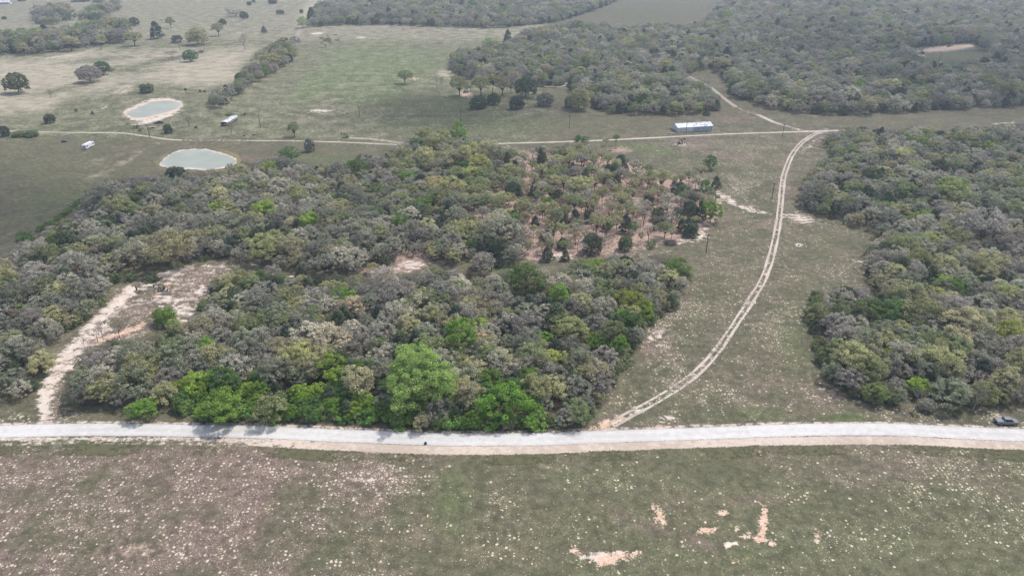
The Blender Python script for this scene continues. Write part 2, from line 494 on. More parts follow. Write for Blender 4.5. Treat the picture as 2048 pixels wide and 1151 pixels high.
# bottom field
bot = np.clip((V - 885) / 14, 0, 1)
up("spots", bot * .17, bot * np.clip((950 - U) / 300, 0, 1) * .65, ell(750, 965, 110, 60, 0, 1.35), ell(420, 945, 300, 38, 0, 1.1),
   ell(180, 1030, 220, 110, 0, .75), ell(480, 1090, 260, 60, 0, .7), ell(990, 1010, 60, 120, 0, .7), ell(1240, 960, 120, 30, 0, .4), ell(1900, 930, 260, 40, 8, .85), ell(1950, 1010, 200, 60, 15, .8),
   ell(1620, 950, 160, 40, 10, .5), ell(1700, 1060, 200, 80, 0, .35), ell(1160, 1080, 120, 60, 0, .45), ell(1330, 1040, 90, 60, 0, .35), ell(40, 900, 160, 30, 0, .8), ell(1500, 1120, 300, 60, 0, .25))
cut("spots", ell(905, 985, 45, 80, 0, .8) + ell(1420, 930, 120, 40, 0, .5) + ell(620, 900, 60, 10, 0, .5))
up("brown", bot * .08, bot * np.clip((960 - V) / 40, 0, 1) * .38, ell(1280, 1045, 120, 16, 25, .75), ell(1500, 1000, 120, 14, 0, .5), ell(1400, 1085, 90, 12, 28, .85), ell(1180, 1100, 90, 14, 0, .7), ell(1960, 960, 200, 50, 12, .6), bot * np.clip((1000 - U) / 500, 0, 1) * .58, ell(735, 975, 100, 75, 0, .7), ell(120, 960, 200, 60, 0, .5), ell(330, 1110, 200, 50, 0, .55), ell(1850, 930, 260, 45, 5, .75),
   ell(1340, 1000, 160, 50, 10, .45), ell(1350, 1070, 160, 35, 15, .5), ell(1700, 950, 140, 40, 15, .5))
up("green", bot * np.clip((U - 850) / 300, 0, 1) * .32, ell(910, 1000, 60, 100, 0, .5), ell(560, 895, 200, 8, 0, .4), ell(100, 882, 250, 6, 0, .8), ell(1500, 1110, 300, 40, 0, .45))
up("litter", ell(270, 1100, 120, 30, 0, .45), ell(180, 1060, 80, 25, 0, .4))
# bare patches of orange sand in the bottom field
up("orange", ell(1528, 1035, 8, 26, 4, 1), ell(1524, 1066, 9, 16, 20, 1), ell(1522, 1078, 18, 5, 0, 1), ell(1545, 1084, 10, 5, 20, .9), ell(1447, 1024.5, 13, 5.5, 0, 1), ell(1414, 1059, 19, 6.5, -4, 1), ell(1398, 1062, 12, 4, 0, .8),
   ell(1633, 1068, 8, 6, 30, .8), ell(1470, 1058, 7, 4, 0, .6), ell(1225, 1115, 34, 10, -4, .95), ell(1262, 1108, 24, 6, -18, .95), ell(1210, 1130, 20, 6, 0, .8), ell(1148, 1098, 16, 8, 30, .7), ell(1316, 1025, 22, 8, 48, .75),
   ell(1322, 1042, 18, 6, 10, .75), ell(1474, 1120, 6, 5, 0, .9), ell(1180, 1075, 14, 3, 0, .6), ell(1495, 1072, 14, 6, 0, .6))
up("sand", ell(1210, 1112, 60, 15, 0, .75), ell(1460, 1085, 22, 8, 0, .6), ell(1490, 1070, 26, 8, -10, .6), ell(1455, 1092, 10, 4, 0, .8), ell(1380, 1098, 44, 4, 28, .6), ell(1532, 1080, 30, 8, 0, .55), ell(1636, 1080, 16, 6, 0, .6),
   ell(760, 960, 90, 40, 0, .34), ell(500, 1000, 60, 8, 0, .3))
# road edges
up("sand", lin([(0, 877), (300, 877), (560, 881), (700, 887), (850, 893), (1024, 894), (1224, 892), (1424, 886), (1574, 879), (1774, 876), (1924, 884), (2048, 890)], 6, .62))
up("orange", ell(1212, 850, 24, 10, -22, .95), ell(1235, 838, 16, 8, -22, .85), ell(1320, 856, 70, 3.5, -2, .75), ell(640, 852, 60, 2.5, 5, .6), ell(1100, 892, 260, 3, 1, .45), ell(1480, 882, 120, 4, -2, .4))
up("sand", lin(TWO_PX, 11, .36)); up("brown", lin(TWO_PX, 26, .45)); up("sand", ell(1265, 828, 46, 12, -25, .5), ell(1330, 838, 50, 14, -8, .45), ell(1300, 800, 90, 26, -35, .32), ell(1310, 672, 36, 34, 0, .45), ell(1340, 650, 60, 14, -40, .3), ell(40, 832, 60, 14, 0, .35), ell(330, 842, 120, 3, 0, .35), ell(480, 846, 60, 3, 0, .5))
# meadow with the two-track
MEADOW = [(1230, 850), (1225, 770), (1260, 690), (1330, 620), (1390, 545), (1420, 490), (1450, 400), (1400, 340), (1260, 290), (1640, 265), (1600, 340), (1580, 390), (1620, 425), (1740, 460), (1720, 500), (1745, 560), (1640, 590), (1610, 650), (1640, 740), (1700, 800), (1850, 815), (2048, 835), (2048, 855), (1600, 846)]
md = pol(MEADOW, 14)
up("spots", md * .30, ell(1320, 760, 90, 60, -40, 1.0), ell(1310, 675, 60, 55, 0, 1.1), ell(1440, 790, 70, 40, 0, .75), ell(1640, 780, 70, 26, 10, 1.1), ell(1700, 560, 50, 50, 0, 1.0), ell(1540, 640, 90, 60, 0, .8),
   ell(1600, 740, 140, 30, 0, .6), ell(1570, 690, 60, 30, 0, .7), ell(1340, 640, 70, 60, 0, .7), ell(1500, 300, 200, 40, 0, .6), ell(1480, 370, 80, 40, 0, .8), ell(1340, 600, 60, 60, 0, .6), ell(1250, 480, 30, 6, 0, .5), ell(1360, 287, 60, 12, 0, .9),
   ell(1400, 600, 120, 50, 0, .5), ell(1880, 830, 200, 12, 0, .7), ell(1960, 845, 120, 10, 0, .8), ell(60, 838, 90, 16, 0, .7))
cut("spots", ell(1640, 500, 50, 40, 0, .6) + ell(1610, 690, 40, 60, 0, .5) + ell(1520, 800, 60, 40, 0, .4))
up("brown", md * .22, ell(1300, 680, 60, 60, 0, .75), ell(1330, 620, 80, 40, -30, .5), ell(1480, 800, 80, 40, 0, .35), ell(1380, 290, 80, 16, 0, .7), ell(1450, 480, 60, 90, 0, .4), ell(1440, 310, 80, 14, 0, .6), ell(1660, 790, 60, 30, 0, .5), ell(1700, 550, 70, 40, 0, .4), ell(1450, 240, 80, 6, 0, .6))
up("green", md * .2, ell(1600, 680, 60, 120, 0, .45), ell(1500, 830, 120, 20, 0, .5), ell(1650, 490, 50, 50, 0, .35), ell(1300, 300, 120, 20, 10, .5), ell(1430, 340, 100, 20, 0, .3), ell(1690, 835, 60, 10, 0, .8), ell(1590, 440, 120, 30, 10, .25))
up("sand", ell(1460, 400, 36, 10, 30, .62), ell(1500, 418, 60, 7, 14, .55), ell(1600, 436, 50, 12, 10, .62), ell(1470, 370, 30, 10, 50, .35), ell(1385, 478, 50, 12, -8, .5), ell(1400, 470, 24, 12, -20, .6), ell(1430, 395, 30, 20, 40, .5),
   ell(1598, 490, 10, 5, 0, .8), ell(1620, 290, 40, 10, -35, .4), ell(1361, 289, 14, 3, 0, .8), ell(1540, 238, 30, 5, 26, .35), ell(1600, 262, 30, 3, 10, .4), ell(1590, 250, 20, 3, 20, .4), ell(1650, 775, 60, 22, 0, .33), ell(1715, 522, 24, 3, 10, .5))
up("orange", ell(1535, 548, 6, 5, 0, .8), ell(1600, 438, 34, 8, 10, .38), ell(1180, 735, 12, 8, -50, .0))
# left clearing and sandy track
CLEARING = [(75, 845), (85, 790), (100, 740), (140, 700), (190, 650), (215, 600), (250, 570), (300, 555), (360, 535), (440, 522), (480, 528), (450, 560), (405, 600), (385, 645), (330, 655), (250, 682), (190, 690), (150, 715), (125, 760), (120, 845)]
up("sand", pol(CLEARING, 16, .40), lin(SAND_TRACK[:8], 20, .68), lin([(104, 770), (150, 700), (210, 650), (250, 610)], 26, .58), ell(345, 545, 70, 10, -12, .72), ell(330, 600, 50, 14, 0, .6), ell(360, 620, 30, 25, 0, .6), ell(330, 570, 90, 16, -5, .5), ell(270, 610, 60, 18, -25, .45), ell(285, 600, 40, 14, -15, .5), ell(405, 575, 26, 16, 0, .55), ell(130, 830, 30, 14, 0, .45))
cut("sand", ell(280, 640, 42, 22, -20, .62) + ell(240, 640, 26, 16, 0, .35) + ell(395, 555, 28, 14, 0, .4) + ell(300, 585, 26, 10, -20, .4))
up("brown", pol(CLEARING, 16, .6))
cut("shade_litter", pol(CLEARING, 16))
up("orange", ell(255, 662, 46, 6, -20, .85), ell(205, 678, 26, 6, -20, .85), ell(285, 648, 18, 4, -15, .7), ell(332, 568, 14, 5, 0, .55), ell(310, 590, 10, 5, 0, .4), ell(340, 640, 14, 3, 0, .4))
up("spots", pol(CLEARING, 16, .8))
up("sand", lin([(15, 520), (50, 492), (80, 478), (120, 455), (165, 430), (195, 402)], 5, .7), ell(500, 530, 60, 6, 0, .4), ell(575, 552, 30, 4, 0, .5))
up("orange", ell(70, 485, 20, 4, -35, .6), ell(150, 432, 18, 4, -35, .45))
up("green", ell(60, 830, 70, 14, 0, .3), ell(1000, 535, 60, 12, 0, .5))
up("sand", ell(1110, 512, 44, 8, 4, .75), ell(825, 530, 30, 12, 0, .65), ell(800, 540, 40, 4, 0, .5), ell(780, 520, 20, 8, 0, .4))
# upper fields
ux = np.clip((300 - V) / 30, 0, 1) * np.clip((1150 - U) / 80, 0, 1)
up("pale", ux * .46, ux * np.clip((125 - V) / 50, 0, 1) * .62, ell(720, 170, 220, 70, 0, .5), ell(620, 250, 200, 20, 0, .42), ell(60, 250, 200, 20, 0, .3)); cut("pale", ell(60, 400, 220, 70, -20, .9) + ell(980, 250, 200, 20, 0, .5) + ell(880, 210, 120, 25, 0, .6))
up("green", ux * .45, ell(760, 130, 170, 60, 0, 1.0), ell(640, 165, 90, 40, -30, 1.0), ell(600, 215, 120, 20, 0, .5), ell(720, 185, 160, 30, 0, .75), ell(990, 250, 260, 22, 0, .4), ell(300, 200, 160, 18, -5, .35), ell(680, 320, 120, 16, 0, .55), ell(60, 350, 300, 80, 0, .3), ell(100, 400, 150, 60, -25, .42))
HILL = [(-80, 108), (100, 108), (180, 100), (270, 92), (330, 90), (420, 88), (520, 88), (560, 80), (520, 105), (500, 128), (470, 158), (430, 180), (380, 182), (330, 176), (260, 172), (220, 192), (150, 200), (80, 235), (-80, 240)]
up("pale", pol(HILL, 44, .92), ell(420, 150, 120, 24, 0, 1.05), ell(80, 130, 150, 16, -6, .95), ell(150, 112, 100, 10, -10, 1.0), ell(60, 150, 100, 20, 0, .8), ell(20, 195, 60, 16, 0, .8), ell(470, 105, 90, 18, -10, .85), ell(245, 180, 40, 12, -20, .9), ell(620, 25, 60, 30, -50, 1.0), ell(590, 60, 40, 40, 0, .7),
   ell(420, 40, 160, 20, -4, .45), ell(60, 55, 90, 16, 0, .55), ell(820, 165, 90, 24, 0, .5), ell(890, 148, 30, 14, 0, .9), ell(740, 80, 130, 12, 0, .45), ell(300, 48, 80, 20, -15, .4), ell(500, 30, 160, 26, 0, .45), ell(650, 80, 30, 14, -40, .5))
up("sand", ell(635, 67, 16, 2.5, -4, .9), ell(723, 75, 16, 4, 0, .6), ell(120, 113, 60, 3, -8, .5), ell(700, 222, 60, 3, 0, .0), ell(640, 221, 42, 3.5, 0, .62), ell(210, 215, 16, 3, -30, .6), ell(265, 200, 30, 2.5, -22, .55), ell(1100, 175, 30, 2, 0, .0))
cut("pale", ell(330, 120, 60, 6, -10, .6) + ell(200, 120, 80, 5, -5, .55) + ell(130, 178, 80, 8, -12, .5) + ell(260, 140, 60, 10, 0, .5) + ell(30, 165, 40, 6, 0, .3))
up("brown", ell(480, 318, 120, 14, 0, .4), ell(420, 276, 60, 8, 0, .6), ell(620, 240, 90, 10, 0, .5), ell(690, 262, 60, 14, 0, .4), ell(760, 60, 150, 6, 0, .6), ell(900, 65, 100, 8, 0, .6), ell(280, 300, 120, 14, -18, .4), ell(160, 200, 120, 14, 0, .3), ell(1050, 225, 80, 8, 0, .45), ell(1360, 225, 120, 8, 0, .4), ell(320, 215, 90, 40, 0, .3))
up("pale", ell(255, 320, 90, 9, -30, .55), ell(200, 345, 80, 9, -30, .5), ell(560, 290, 60, 4, 0, .3), ell(950, 215, 30, 8, 0, .35), ell(1440, 245, 50, 5, 0, .3), ell(2000, 225, 60, 6, 0, .4), ell(180, 330, 60, 20, -20, .35), ell(340, 310, 60, 10, -20, .45), ell(520, 300, 60, 6, 10, .3))
up("mud", ell(398, 333, 88, 26, 0, .0))
dA, dB = polydist(U, V, POND_A, True), polydist(U, V, POND_B, True)
up("sand", np.clip(.86 - dA / 15, 0, .8), np.clip(.85 - dB / 6, 0, .75), ell(312, 238, 50, 5, -17, .9), ell(270, 232, 40, 4, 0, .6))
up("orange", np.clip(.62 - dA / 14, 0, .5), ell(466, 320, 8, 4, 0, .5))
up("pale", np.clip(.8 - dA / 36, 0, .4))
up("mud", np.where(inpoly(U, V, POND_B), 0, np.clip(1.05 - np.abs(dB - 7) / 7, 0, 1)) * (.35 + .5 * np.clip((U - 380) / 90, -1, 1) ** 2))
# far clearing with red dirt
up("orange", ell(1890, 98, 60, 4.5, -5, .85), ell(1935, 92, 20, 3.5, -5, .85), ell(933, 190, 16, 6, 8, .8), ell(905, 150, 20, 6, 0, .25), ell(830, 158, 14, 4, 0, .6))
up("sand", ell(1890, 97, 72, 9, -5, .66), ell(1840, 112, 24, 5, 0, .5), ell(1838, 112, 10, 2.5, 0, .9), ell(1884, 125, 5, 2, 0, .8), ell(930, 188, 20, 7, 0, .6), ell(1980, 98, 20, 3, 0, .6), ell(1340, 146, 30, 2, 0, .5))
up("green", pol(CLEAR_FAR, 8, .45), ell(1290, 25, 140, 26, 0, .35))
up("spots", ux * .18, ell(640, 224, 50, 6, 0, .6), ell(700, 250, 200, 40, 0, .25), ell(200, 150, 300, 60, 0, .35))
# far plain beyond the frame keeps the fields' look
fr = np.clip((V < 0) * 1.0, 0, 1)
up("pale", fr * .3); up("green", fr * .3)

nx, ny = len(gx), len(gy)
ii = (np.arange(ny - 1)[:, None] * nx + np.arange(nx - 1)[None, :]).ravel()
quads = np.stack([ii, ii + 1, ii + nx + 1, ii + nx], 1).ravel()
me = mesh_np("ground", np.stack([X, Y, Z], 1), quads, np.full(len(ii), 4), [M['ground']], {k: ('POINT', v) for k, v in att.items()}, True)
ground = bpy.data.objects.new("ground", me)
COL.objects.link(ground)
tag(ground, "grey-green pasture with pale bare spots and sandy patches", "ground", kind="structure")
del U, V, D

# ------------------------------------------------------------------ roads, tracks and ponds: sheets laid on the ground
def px_line(pts, step): return smooth_line([G(u, v)[:2] for u, v in pts], step)

def ribbons(name, runs, mat, lift, label, cat="track", ragged=0.0, seed=1):
    """runs: (centre line, half width, sideways offset, strength or function of distance along). One sheet object."""
    rg = random.Random(seed)
    V_, F_, ac, st = [], [], [], []
    for line, hw, off, stg in runs:
        n = len(line)
        d = np.gradient(line, axis=0); d /= (np.hypot(d[:, 0], d[:, 1])[:, None] + 1e-9)
        nrm = np.stack([-d[:, 1], d[:, 0]], 1)
        wob = 0.0; wobs = []
        for i in range(n):
            wob = wob * .9 + rg.uniform(-1, 1) * ragged; wobs.append(wob)
        base = len(V_)
        K = 5
        for i in range(n):
            h = hw(i / (n - 1)) if callable(hw) else hw
            for k in range(K):
                a = -1 + 2 * k / (K - 1)
                q = line[i] + nrm[i] * (off + a * h + wobs[i])
                V_.append((q[0], q[1], tz(q[0], q[1]) + lift)); ac.append(a)
                st.append(stg(i / (n - 1)) if callable(stg) else stg)
        for i in range(n - 1):
            for k in range(K - 1):
                b = base + i * K + k
                F_.append((b, b + K, b + K + 1, b + 1))
    me = mesh_np(name, V_, np.array(F_).ravel(), np.full(len(F_), 4), [mat], {"across": ('POINT', ac), "strength": ('POINT', st)})
    me.flip_normals()
    o = bpy.data.objects.new(name, me); COL.objects.link(o)
    return tag(o, label, cat, kind="structure")

road_line = px_line(ROAD_PX, 1.0)
ribbons("road_verge", [(road_line, 3.0, -7.6, lambda t: .40 + .34 * math.sin(t * 60) * math.sin(t * 23))], M['verge'], .012, "dark grass line along the ditch below the white road", "verge", .12, 5)
ribbons("road_shoulder", [(road_line, 2.0, -4.3, lambda t: .42 if t < .27 else min(.9, .42 + (t - .27) * 4)), (road_line, .8, 3.0, .5)], M['shoulder'], .016, "beige sandy shoulder along the white gravel road", "shoulder", .10, 3)
ribbons("road", [(road_line, 2.95, 0, 1)], M['road'], .03, "white gravel road crossing the whole view", "road", .05, 2)
two = px_line(TWO_PX, 1.0)
sA = lambda t: .9 + .08 * math.sin(t * 50) if t > .45 else .60 + .4 * t + .10 * math.sin(t * 70) + .06 * math.sin(t * 131)
ribbons("dirt_track", [(two, lambda t: .50 + .12 * t + .1 * math.sin(t * 83), -1.0, sA), (two, lambda t: .46 + .14 * t + .1 * math.sin(t * 57), 1.0, lambda t: sA(t) * .93)], M['track'], .03, "pale two-rut dirt track curving through the meadow", "track", .05, 7)
upl = px_line(UP_PX, 2.0)
L_ = len(upl)
def upst(t):
    x = upl[min(L_ - 1, int(t * (L_ - 1)))][0]
    if -215 < x < -170: return .45
    if -170 <= x < -125: return .55
    return .95
ribbons("farm_track", [(upl, lambda t: 1.25 + .5 * max(0, (t - .6) / .4), 0, upst)], M['track'], .035, "straight pale farm track running past the metal barn", "track", .08, 8)
side = [([(1515, 229), (1528, 235), (1545, 243), (1563, 249)], .9, .8), ([(1400, 164), (1424, 177), (1446, 195), (1472, 214)], .6, .72), ([(1472, 214), (1492, 222), (1515, 229)], .6, .42), ([(1335, 146), (1375, 152), (1400, 164)], .8, .5), ([(1072, 172), (1123, 173), (1138, 160)], 1.6, .9),
        ([(1987, 248), (2012, 246), (2030, 245)], .8, .5), ([(692, 276), (740, 278), (790, 284), (830, 290)], .55, .6), ([(1240, 513), (1300, 507), (1340, 500)], .4, .45), ([(1455, 360), (1480, 385), (1500, 405)], .4, .42),
        ([(278, 242), (285, 255), (292, 268)], .4, .36), ([(652, 0), (625, 30), (600, 60), (590, 90)], 3.0, .45), ([(1563, 249), (1590, 257), (1620, 264)], .8, .5),
        ([(1440, 640), (1400, 660), (1350, 680), (1300, 700)], .35, .33)]
ribbons("side_tracks", [(px_line(pts, 1.5), hw, o_, s_) for pts, hw, s_ in side for o_ in ((-.9, .9) if hw < 1.3 else (0,))], M['trackpink'], .032, "faint sandy side tracks and wheel marks across the fields", "track", .05, 9)

def pond(name, px, label):
    line = smooth_line([G(u, v)[:2] for u, v in px + px[:1]], 1.0)[:-1]
    c_ = line.mean(0)
    for i_, q_ in enumerate(line):                       # uneven shoreline
        line[i_] = q_ + (q_ - c_) / np.linalg.norm(q_ - c_) * (.7 * math.sin(q_[0] * .9) * math.cos(q_[1] * .7) + .5 * math.sin(q_[0] * .33 + q_[1] * .41))
    z = tz(*c_) + .03
    n = len(line)
    c = line.mean(0)
    vs, fs = [], []
    rings = 6
    for k in range(rings):
        f = 1 - k / rings
        for q in line:
            r_ = c + (q - c) * f
            vs.append((r_[0], r_[1], z))
    vs.append((c[0], c[1], z))
    for k in range(rings - 1):
        for i in range(n):
            j = (i + 1) % n
            fs.append((k * n + i, k * n + j, (k + 1) * n + j, (k + 1) * n + i))
    for i in range(n): fs.append(((rings - 1) * n + i, (rings - 1) * n + (i + 1) % n, rings * n))
    # low earth lip round the water
    m2 = bpy.data.meshes.new(name); m2.from_pydata(vs, [], fs); m2.materials.append(M['water']); m2.update()
    o = bpy.data.objects.new(name, m2); COL.objects.link(o)
    return tag(o, label, "pond", kind="structure")
pond("pond_water", POND_A, "small pale green farm pond ringed by bare pinkish soil")
pond("pond_water", POND_B, "larger grey-green pond with a sandy rim behind the wood")

# ------------------------------------------------------------------ tree shapes
def leaves(rng, cen, rad, n, size, squash=.8, slivers=0.0, outward=.85):
    """Leaf-sized faces in clumps. cen (k,3), rad (k). Returns verts (m,4,3), tone (m)."""
    k = len(cen)
    idx = np.repeat(np.arange(k), n)
    m = len(idx)
    d = rng.normal(size=(m, 3)); d[:, 2] = np.abs(d[:, 2]) * 1.0 + d[:, 2] * .15
    d /= np.linalg.norm(d, axis=1)[:, None]
    r = rad[idx] * (.45 + .6 * rng.random(m) ** .6)
    c = cen[idx] + d * r[:, None] * np.array([1, 1, squash])
    nrm = d * outward + rng.normal(size=(m, 3)) * .5
    nrm /= np.linalg.norm(nrm, axis=1)[:, None]
    t = np.cross(nrm, rng.normal(size=(m, 3))); t /= np.linalg.norm(t, axis=1)[:, None]
    b = np.cross(nrm, t)
    s = size * (.6 + .8 * rng.random(m))
    asp = np.where(rng.random(m) < slivers, .16, .75)
    sl = np.where(asp < .3, 1.9, 1.0)
    t = np.where((asp < .3)[:, None], d + t * .6, t)
    ht = t * (s * sl)[:, None] * .5; hb = b * (s * asp)[:, None] * .5
    q = np.stack([c - ht - hb * .6, c + ht * .2 - hb, c + ht + hb * .5, c - ht * .3 + hb], 1)
    ct = rng.random(k)
    tone = np.clip(.55 * ct[idx] + .45 * rng.random(m), 0, 1)
    return q, tone

def dome(rng, n, R_, zc, rz, low=-.35, fill=.2, lump=.12):
    """Clump centres spread over an uneven dome."""
    out = []
    ph = rng.random(3) * 6.28
    tries = 0
    while len(out) < n and tries < n * 40:
        tries += 1
        z = rng.uniform(low, 1)
        a = rng.uniform(0, 6.283)
        rr = math.sqrt(max(0, 1 - z * z)) if z > 0 else (1 - .25 * abs(z))
        f = 1 - rng.random() * fill if rng.random() > .2 else rng.uniform(.35, .8)
        w_ = 1 + lump * math.sin(2 * a + ph[0]) + lump * math.sin(3 * a + ph[1] + z * 2) + lump * .8 * math.sin(5 * a + ph[2])
        p = np.array([rr * math.cos(a) * R_ * f * w_, rr * math.sin(a) * R_ * f * w_, zc + z * rz * f * (1 + .5 * lump * math.sin(3 * a + ph[2]))])
        if any(np.linalg.norm(p - q) < R_ * .13 for q in out): continue
        out.append(p)
    return np.array(out)

def limbs(rng, mb, cen, fork, r0, count, lean=.4):
    top = Vector((rng.uniform(-lean, lean), rng.uniform(-lean, lean), fork))
    mb.tube([(0, 0, -.4), (0, 0, .15), tuple(Vector((0, 0, fork * .55)) + top * .0 + Vector((top.x * .4, top.y * .4, 0))), tuple(top)], [r0 * 1.45, r0 * 1.1, r0 * .85, r0 * .75], 7)
    ids = rng.permutation(len(cen))[:count]
    for i in ids:
        e = Vector(cen[i]); mid = top.lerp(e, .45) + Vector((rng.uniform(-.4, .4), rng.uniform(-.4, .4), rng.uniform(.1, .7)))
        mb.tube([tuple(top - Vector((0, 0, .1))), tuple(mid), tuple(e)], [r0 * .5, r0 * .28, r0 * .08], 4)

def bare_skeleton(rng, mb, H, r0, spread, depth_=4, twist=.5):
    ends = []
    def grow(p, d, ln, r, k):
        q = p + d * ln * .5 + Vector(rng.normal(size=3)) * ln * .07
        e = q + (d + Vector(rng.normal(size=3)) * .15).normalized() * ln * .5
        mb.tube([tuple(p), tuple(q), tuple(e)], [r, r * .82, r * .62], 5 if k < 2 else 3)
        if k >= depth_:
            ends.append(e); return
        nb = 3 if k < 3 else 2
        a0 = rng.uniform(0, 6.28)
        for j in range(nb):
            a = a0 + j * 6.283 / nb + rng.uniform(-.4, .4)
            side = Vector((math.cos(a), math.sin(a), 0))
            nd = (d * (.75 + rng.uniform(0, .3)) + side * spread * (1 + .2 * k) * rng.uniform(.7, 1.2) + Vector((0, 0, .15))).normalized()
            grow(e if j else q.lerp(e, .9), nd, ln * rng.uniform(.62, .8), r * .6, k + 1)
    grow(Vector((0, 0, -.3)), Vector((rng.uniform(-.12, .12), rng.uniform(-.12, .12), 1)).normalized(), H * .36, r0, 0)
    return ends

def leaf_mesh(name, q, tone, mats=None):
    m = len(q)
    return mesh_np(name, q.reshape(-1, 3), np.arange(m * 4), np.full(m, 4), mats or [M['leaf']], {"tone": ('FACE', tone)})

SHAPE = {}
def make_shape(key, seed):
    rng = np.random.default_rng(seed)
    mb = MB()
    bark = M['bark']
    if key == 'grey':
        cen = dome(rng, 80, 4.6, 4.6, 4.1, -.5, .12)
        rad = rng.uniform(.55, 1.0, len(cen)); q, t = leaves(rng, cen, rad, 46, .36, .8, .3)
        limbs(rng, mb, cen, 2.4, .26, 16)
    elif key == 'leaf':
        cen = dome(rng, 74, 4.5, 4.8, 4.2, -.5, .12, .16)
        rad = rng.uniform(.7, 1.25, len(cen)); q, t = leaves(rng, cen, rad, 56, .38, .75, .1)
        limbs(rng, mb, cen, 2.6, .26, 14)
    elif key == 'open':        # spreading pasture oak with its trunk and limbs in sight
        cen = dome(rng, 84, 4.6, 4.7, 3.4, -.3, .22, .18)
        rad = rng.uniform(.6, 1.1, len(cen)); q, t = leaves(rng, cen, rad, 46, .36, .75, .15)
        limbs(rng, mb, cen, 2.3, .30, 14, .6)
        bark = M['darkbark']
    elif key == 'big':         # old broad oak, dense to the ground
        cen = dome(rng, 190, 8.0, 5.6, 5.6, -.7, .12, .12)
        rad = rng.uniform(.8, 1.5, len(cen)); q, t = leaves(rng, cen, rad, 62, .46, .75, .1)
        limbs(rng, mb, cen, 3.0, .45, 20, .7)
    elif key == 'grovey':      # tall-stemmed grove oak
        cen = dome(rng, 46, 3.7, 7.0, 2.4, -.25, .3, .16)
        rad = rng.uniform(.55, 1.0, len(cen)); q, t = leaves(rng, cen, rad, 44, .36, .7, .15)
        limbs(rng, mb, cen, 4.4, .2, 16, .7)
        bark = M['darkbark']
    elif key == 'cedar':
        cen = []
        for i in range(120):
            z = rng.random() ** 1.25
            a = rng.uniform(0, 6.28); rr = 2.75 * (1 - z) ** .62 * (.75 + .3 * rng.random()) * (1 + .14 * math.sin(3 * a + seed))
            cen.append((rr * math.cos(a), rr * math.sin(a), .7 + z * 6.9))
        cen = np.array(cen)
        rad = rng.uniform(.5, .85, len(cen)) ; q, t = leaves(rng, cen, rad, 46, .3, 1.0, .25)
        mb.tube([(0, 0, -.3), (0, 0, 3), (0, 0, 7)], [.2, .15, .04], 6)
    elif key == 'green':
        cen = dome(rng, 78, 4.1, 4.6, 3.7, -.8, .12, .15)
        rad = rng.uniform(.6, 1.1, len(cen)); q, t = leaves(rng, cen, rad, 60, .34, .8, 0, .7)
        limbs(rng, mb, cen, 2.2, .22, 12)
    elif key == 'pecan':
        cen = dome(rng, 230, 11.2, 9.8, 7.6, -.8, .22, .24)
        rad = rng.uniform(1.0, 1.9, len(cen)); q, t = leaves(rng, cen, rad, 130, .42, .75, .05, .6)
        limbs(rng, mb, cen, 5.0, .5, 40, .8)
        bark = M['palebark']
    elif key == 'round':       # dense round juniper or live-oak mound down to the ground
        cen = dome(rng, 120, 3.3, 2.1, 2.8, -.7, .1, .1)
        rad = rng.uniform(.5, .95, len(cen)); q, t = leaves(rng, cen, rad, 48, .33, .8, .1)
        mb.tube([(0, 0, -.3), (0, 0, 1.6)], [.25, .15], 6)
    elif key == 'shrub':
        cen = dome(rng, 26, 1.7, .9, 1.3, -.5, .2, .2)
        rad = rng.uniform(.35, .7, len(cen)); q, t = leaves(rng, cen, rad, 40, .26, .9, .1)
        mb.tube([(0, 0, -.2), (.1, 0, 1.2)], [.08, .04], 5)
    elif key == 'bare':
        ends = bare_skeleton(rng, mb, 8.0, .2, .62, 4)
        cen = np.array([tuple(e) for e in ends]); rad = rng.uniform(.5, .9, len(cen))
        q, t = leaves(rng, cen, rad, 9, .42, .9, .8)
        bark = M['darkbark']
    elif key == 'dead':
        ends = bare_skeleton(rng, mb, 8.0, .24, .7, 4)
        cen = np.array([tuple(e) for e in ends]); rad = rng.uniform(.3, .6, len(cen))
        q, t = leaves(rng, cen, rad, 3, .3, .9, 1.0)
        bark = M['palebark']
    trunk = mb.mesh("trunk", bark)
    crown = leaf_mesh("crown", q, t)
    SHAPE.setdefault(key, []).append((crown, trunk, q, t, mb, bark))
NVAR = {'grey': 6, 'leaf': 5, 'open': 4, 'grovey': 4, 'cedar': 4, 'green': 4, 'pecan': 1, 'big': 3, 'round': 3, 'shrub': 3, 'bare': 4, 'dead': 3}
for kk, (key, nv) in enumerate(NVAR.items()):
    for i in range(nv): make_shape(key, 100 * kk + i + 1)
SIZE = {'grey': (5.2, 9.0), 'leaf': (5.0, 9.3), 'open': (5.2, 8.3), 'grovey': (4.3, 9.6), 'cedar': (2.9, 8.3), 'green': (4.7, 8.8), 'pecan': (12.3, 19.5), 'big': (9.0, 11.8), 'round': (3.8, 5.2), 'shrub': (2.1, 2.5), 'bare': (4.2, 8.4), 'dead': (4.0, 8.2)}

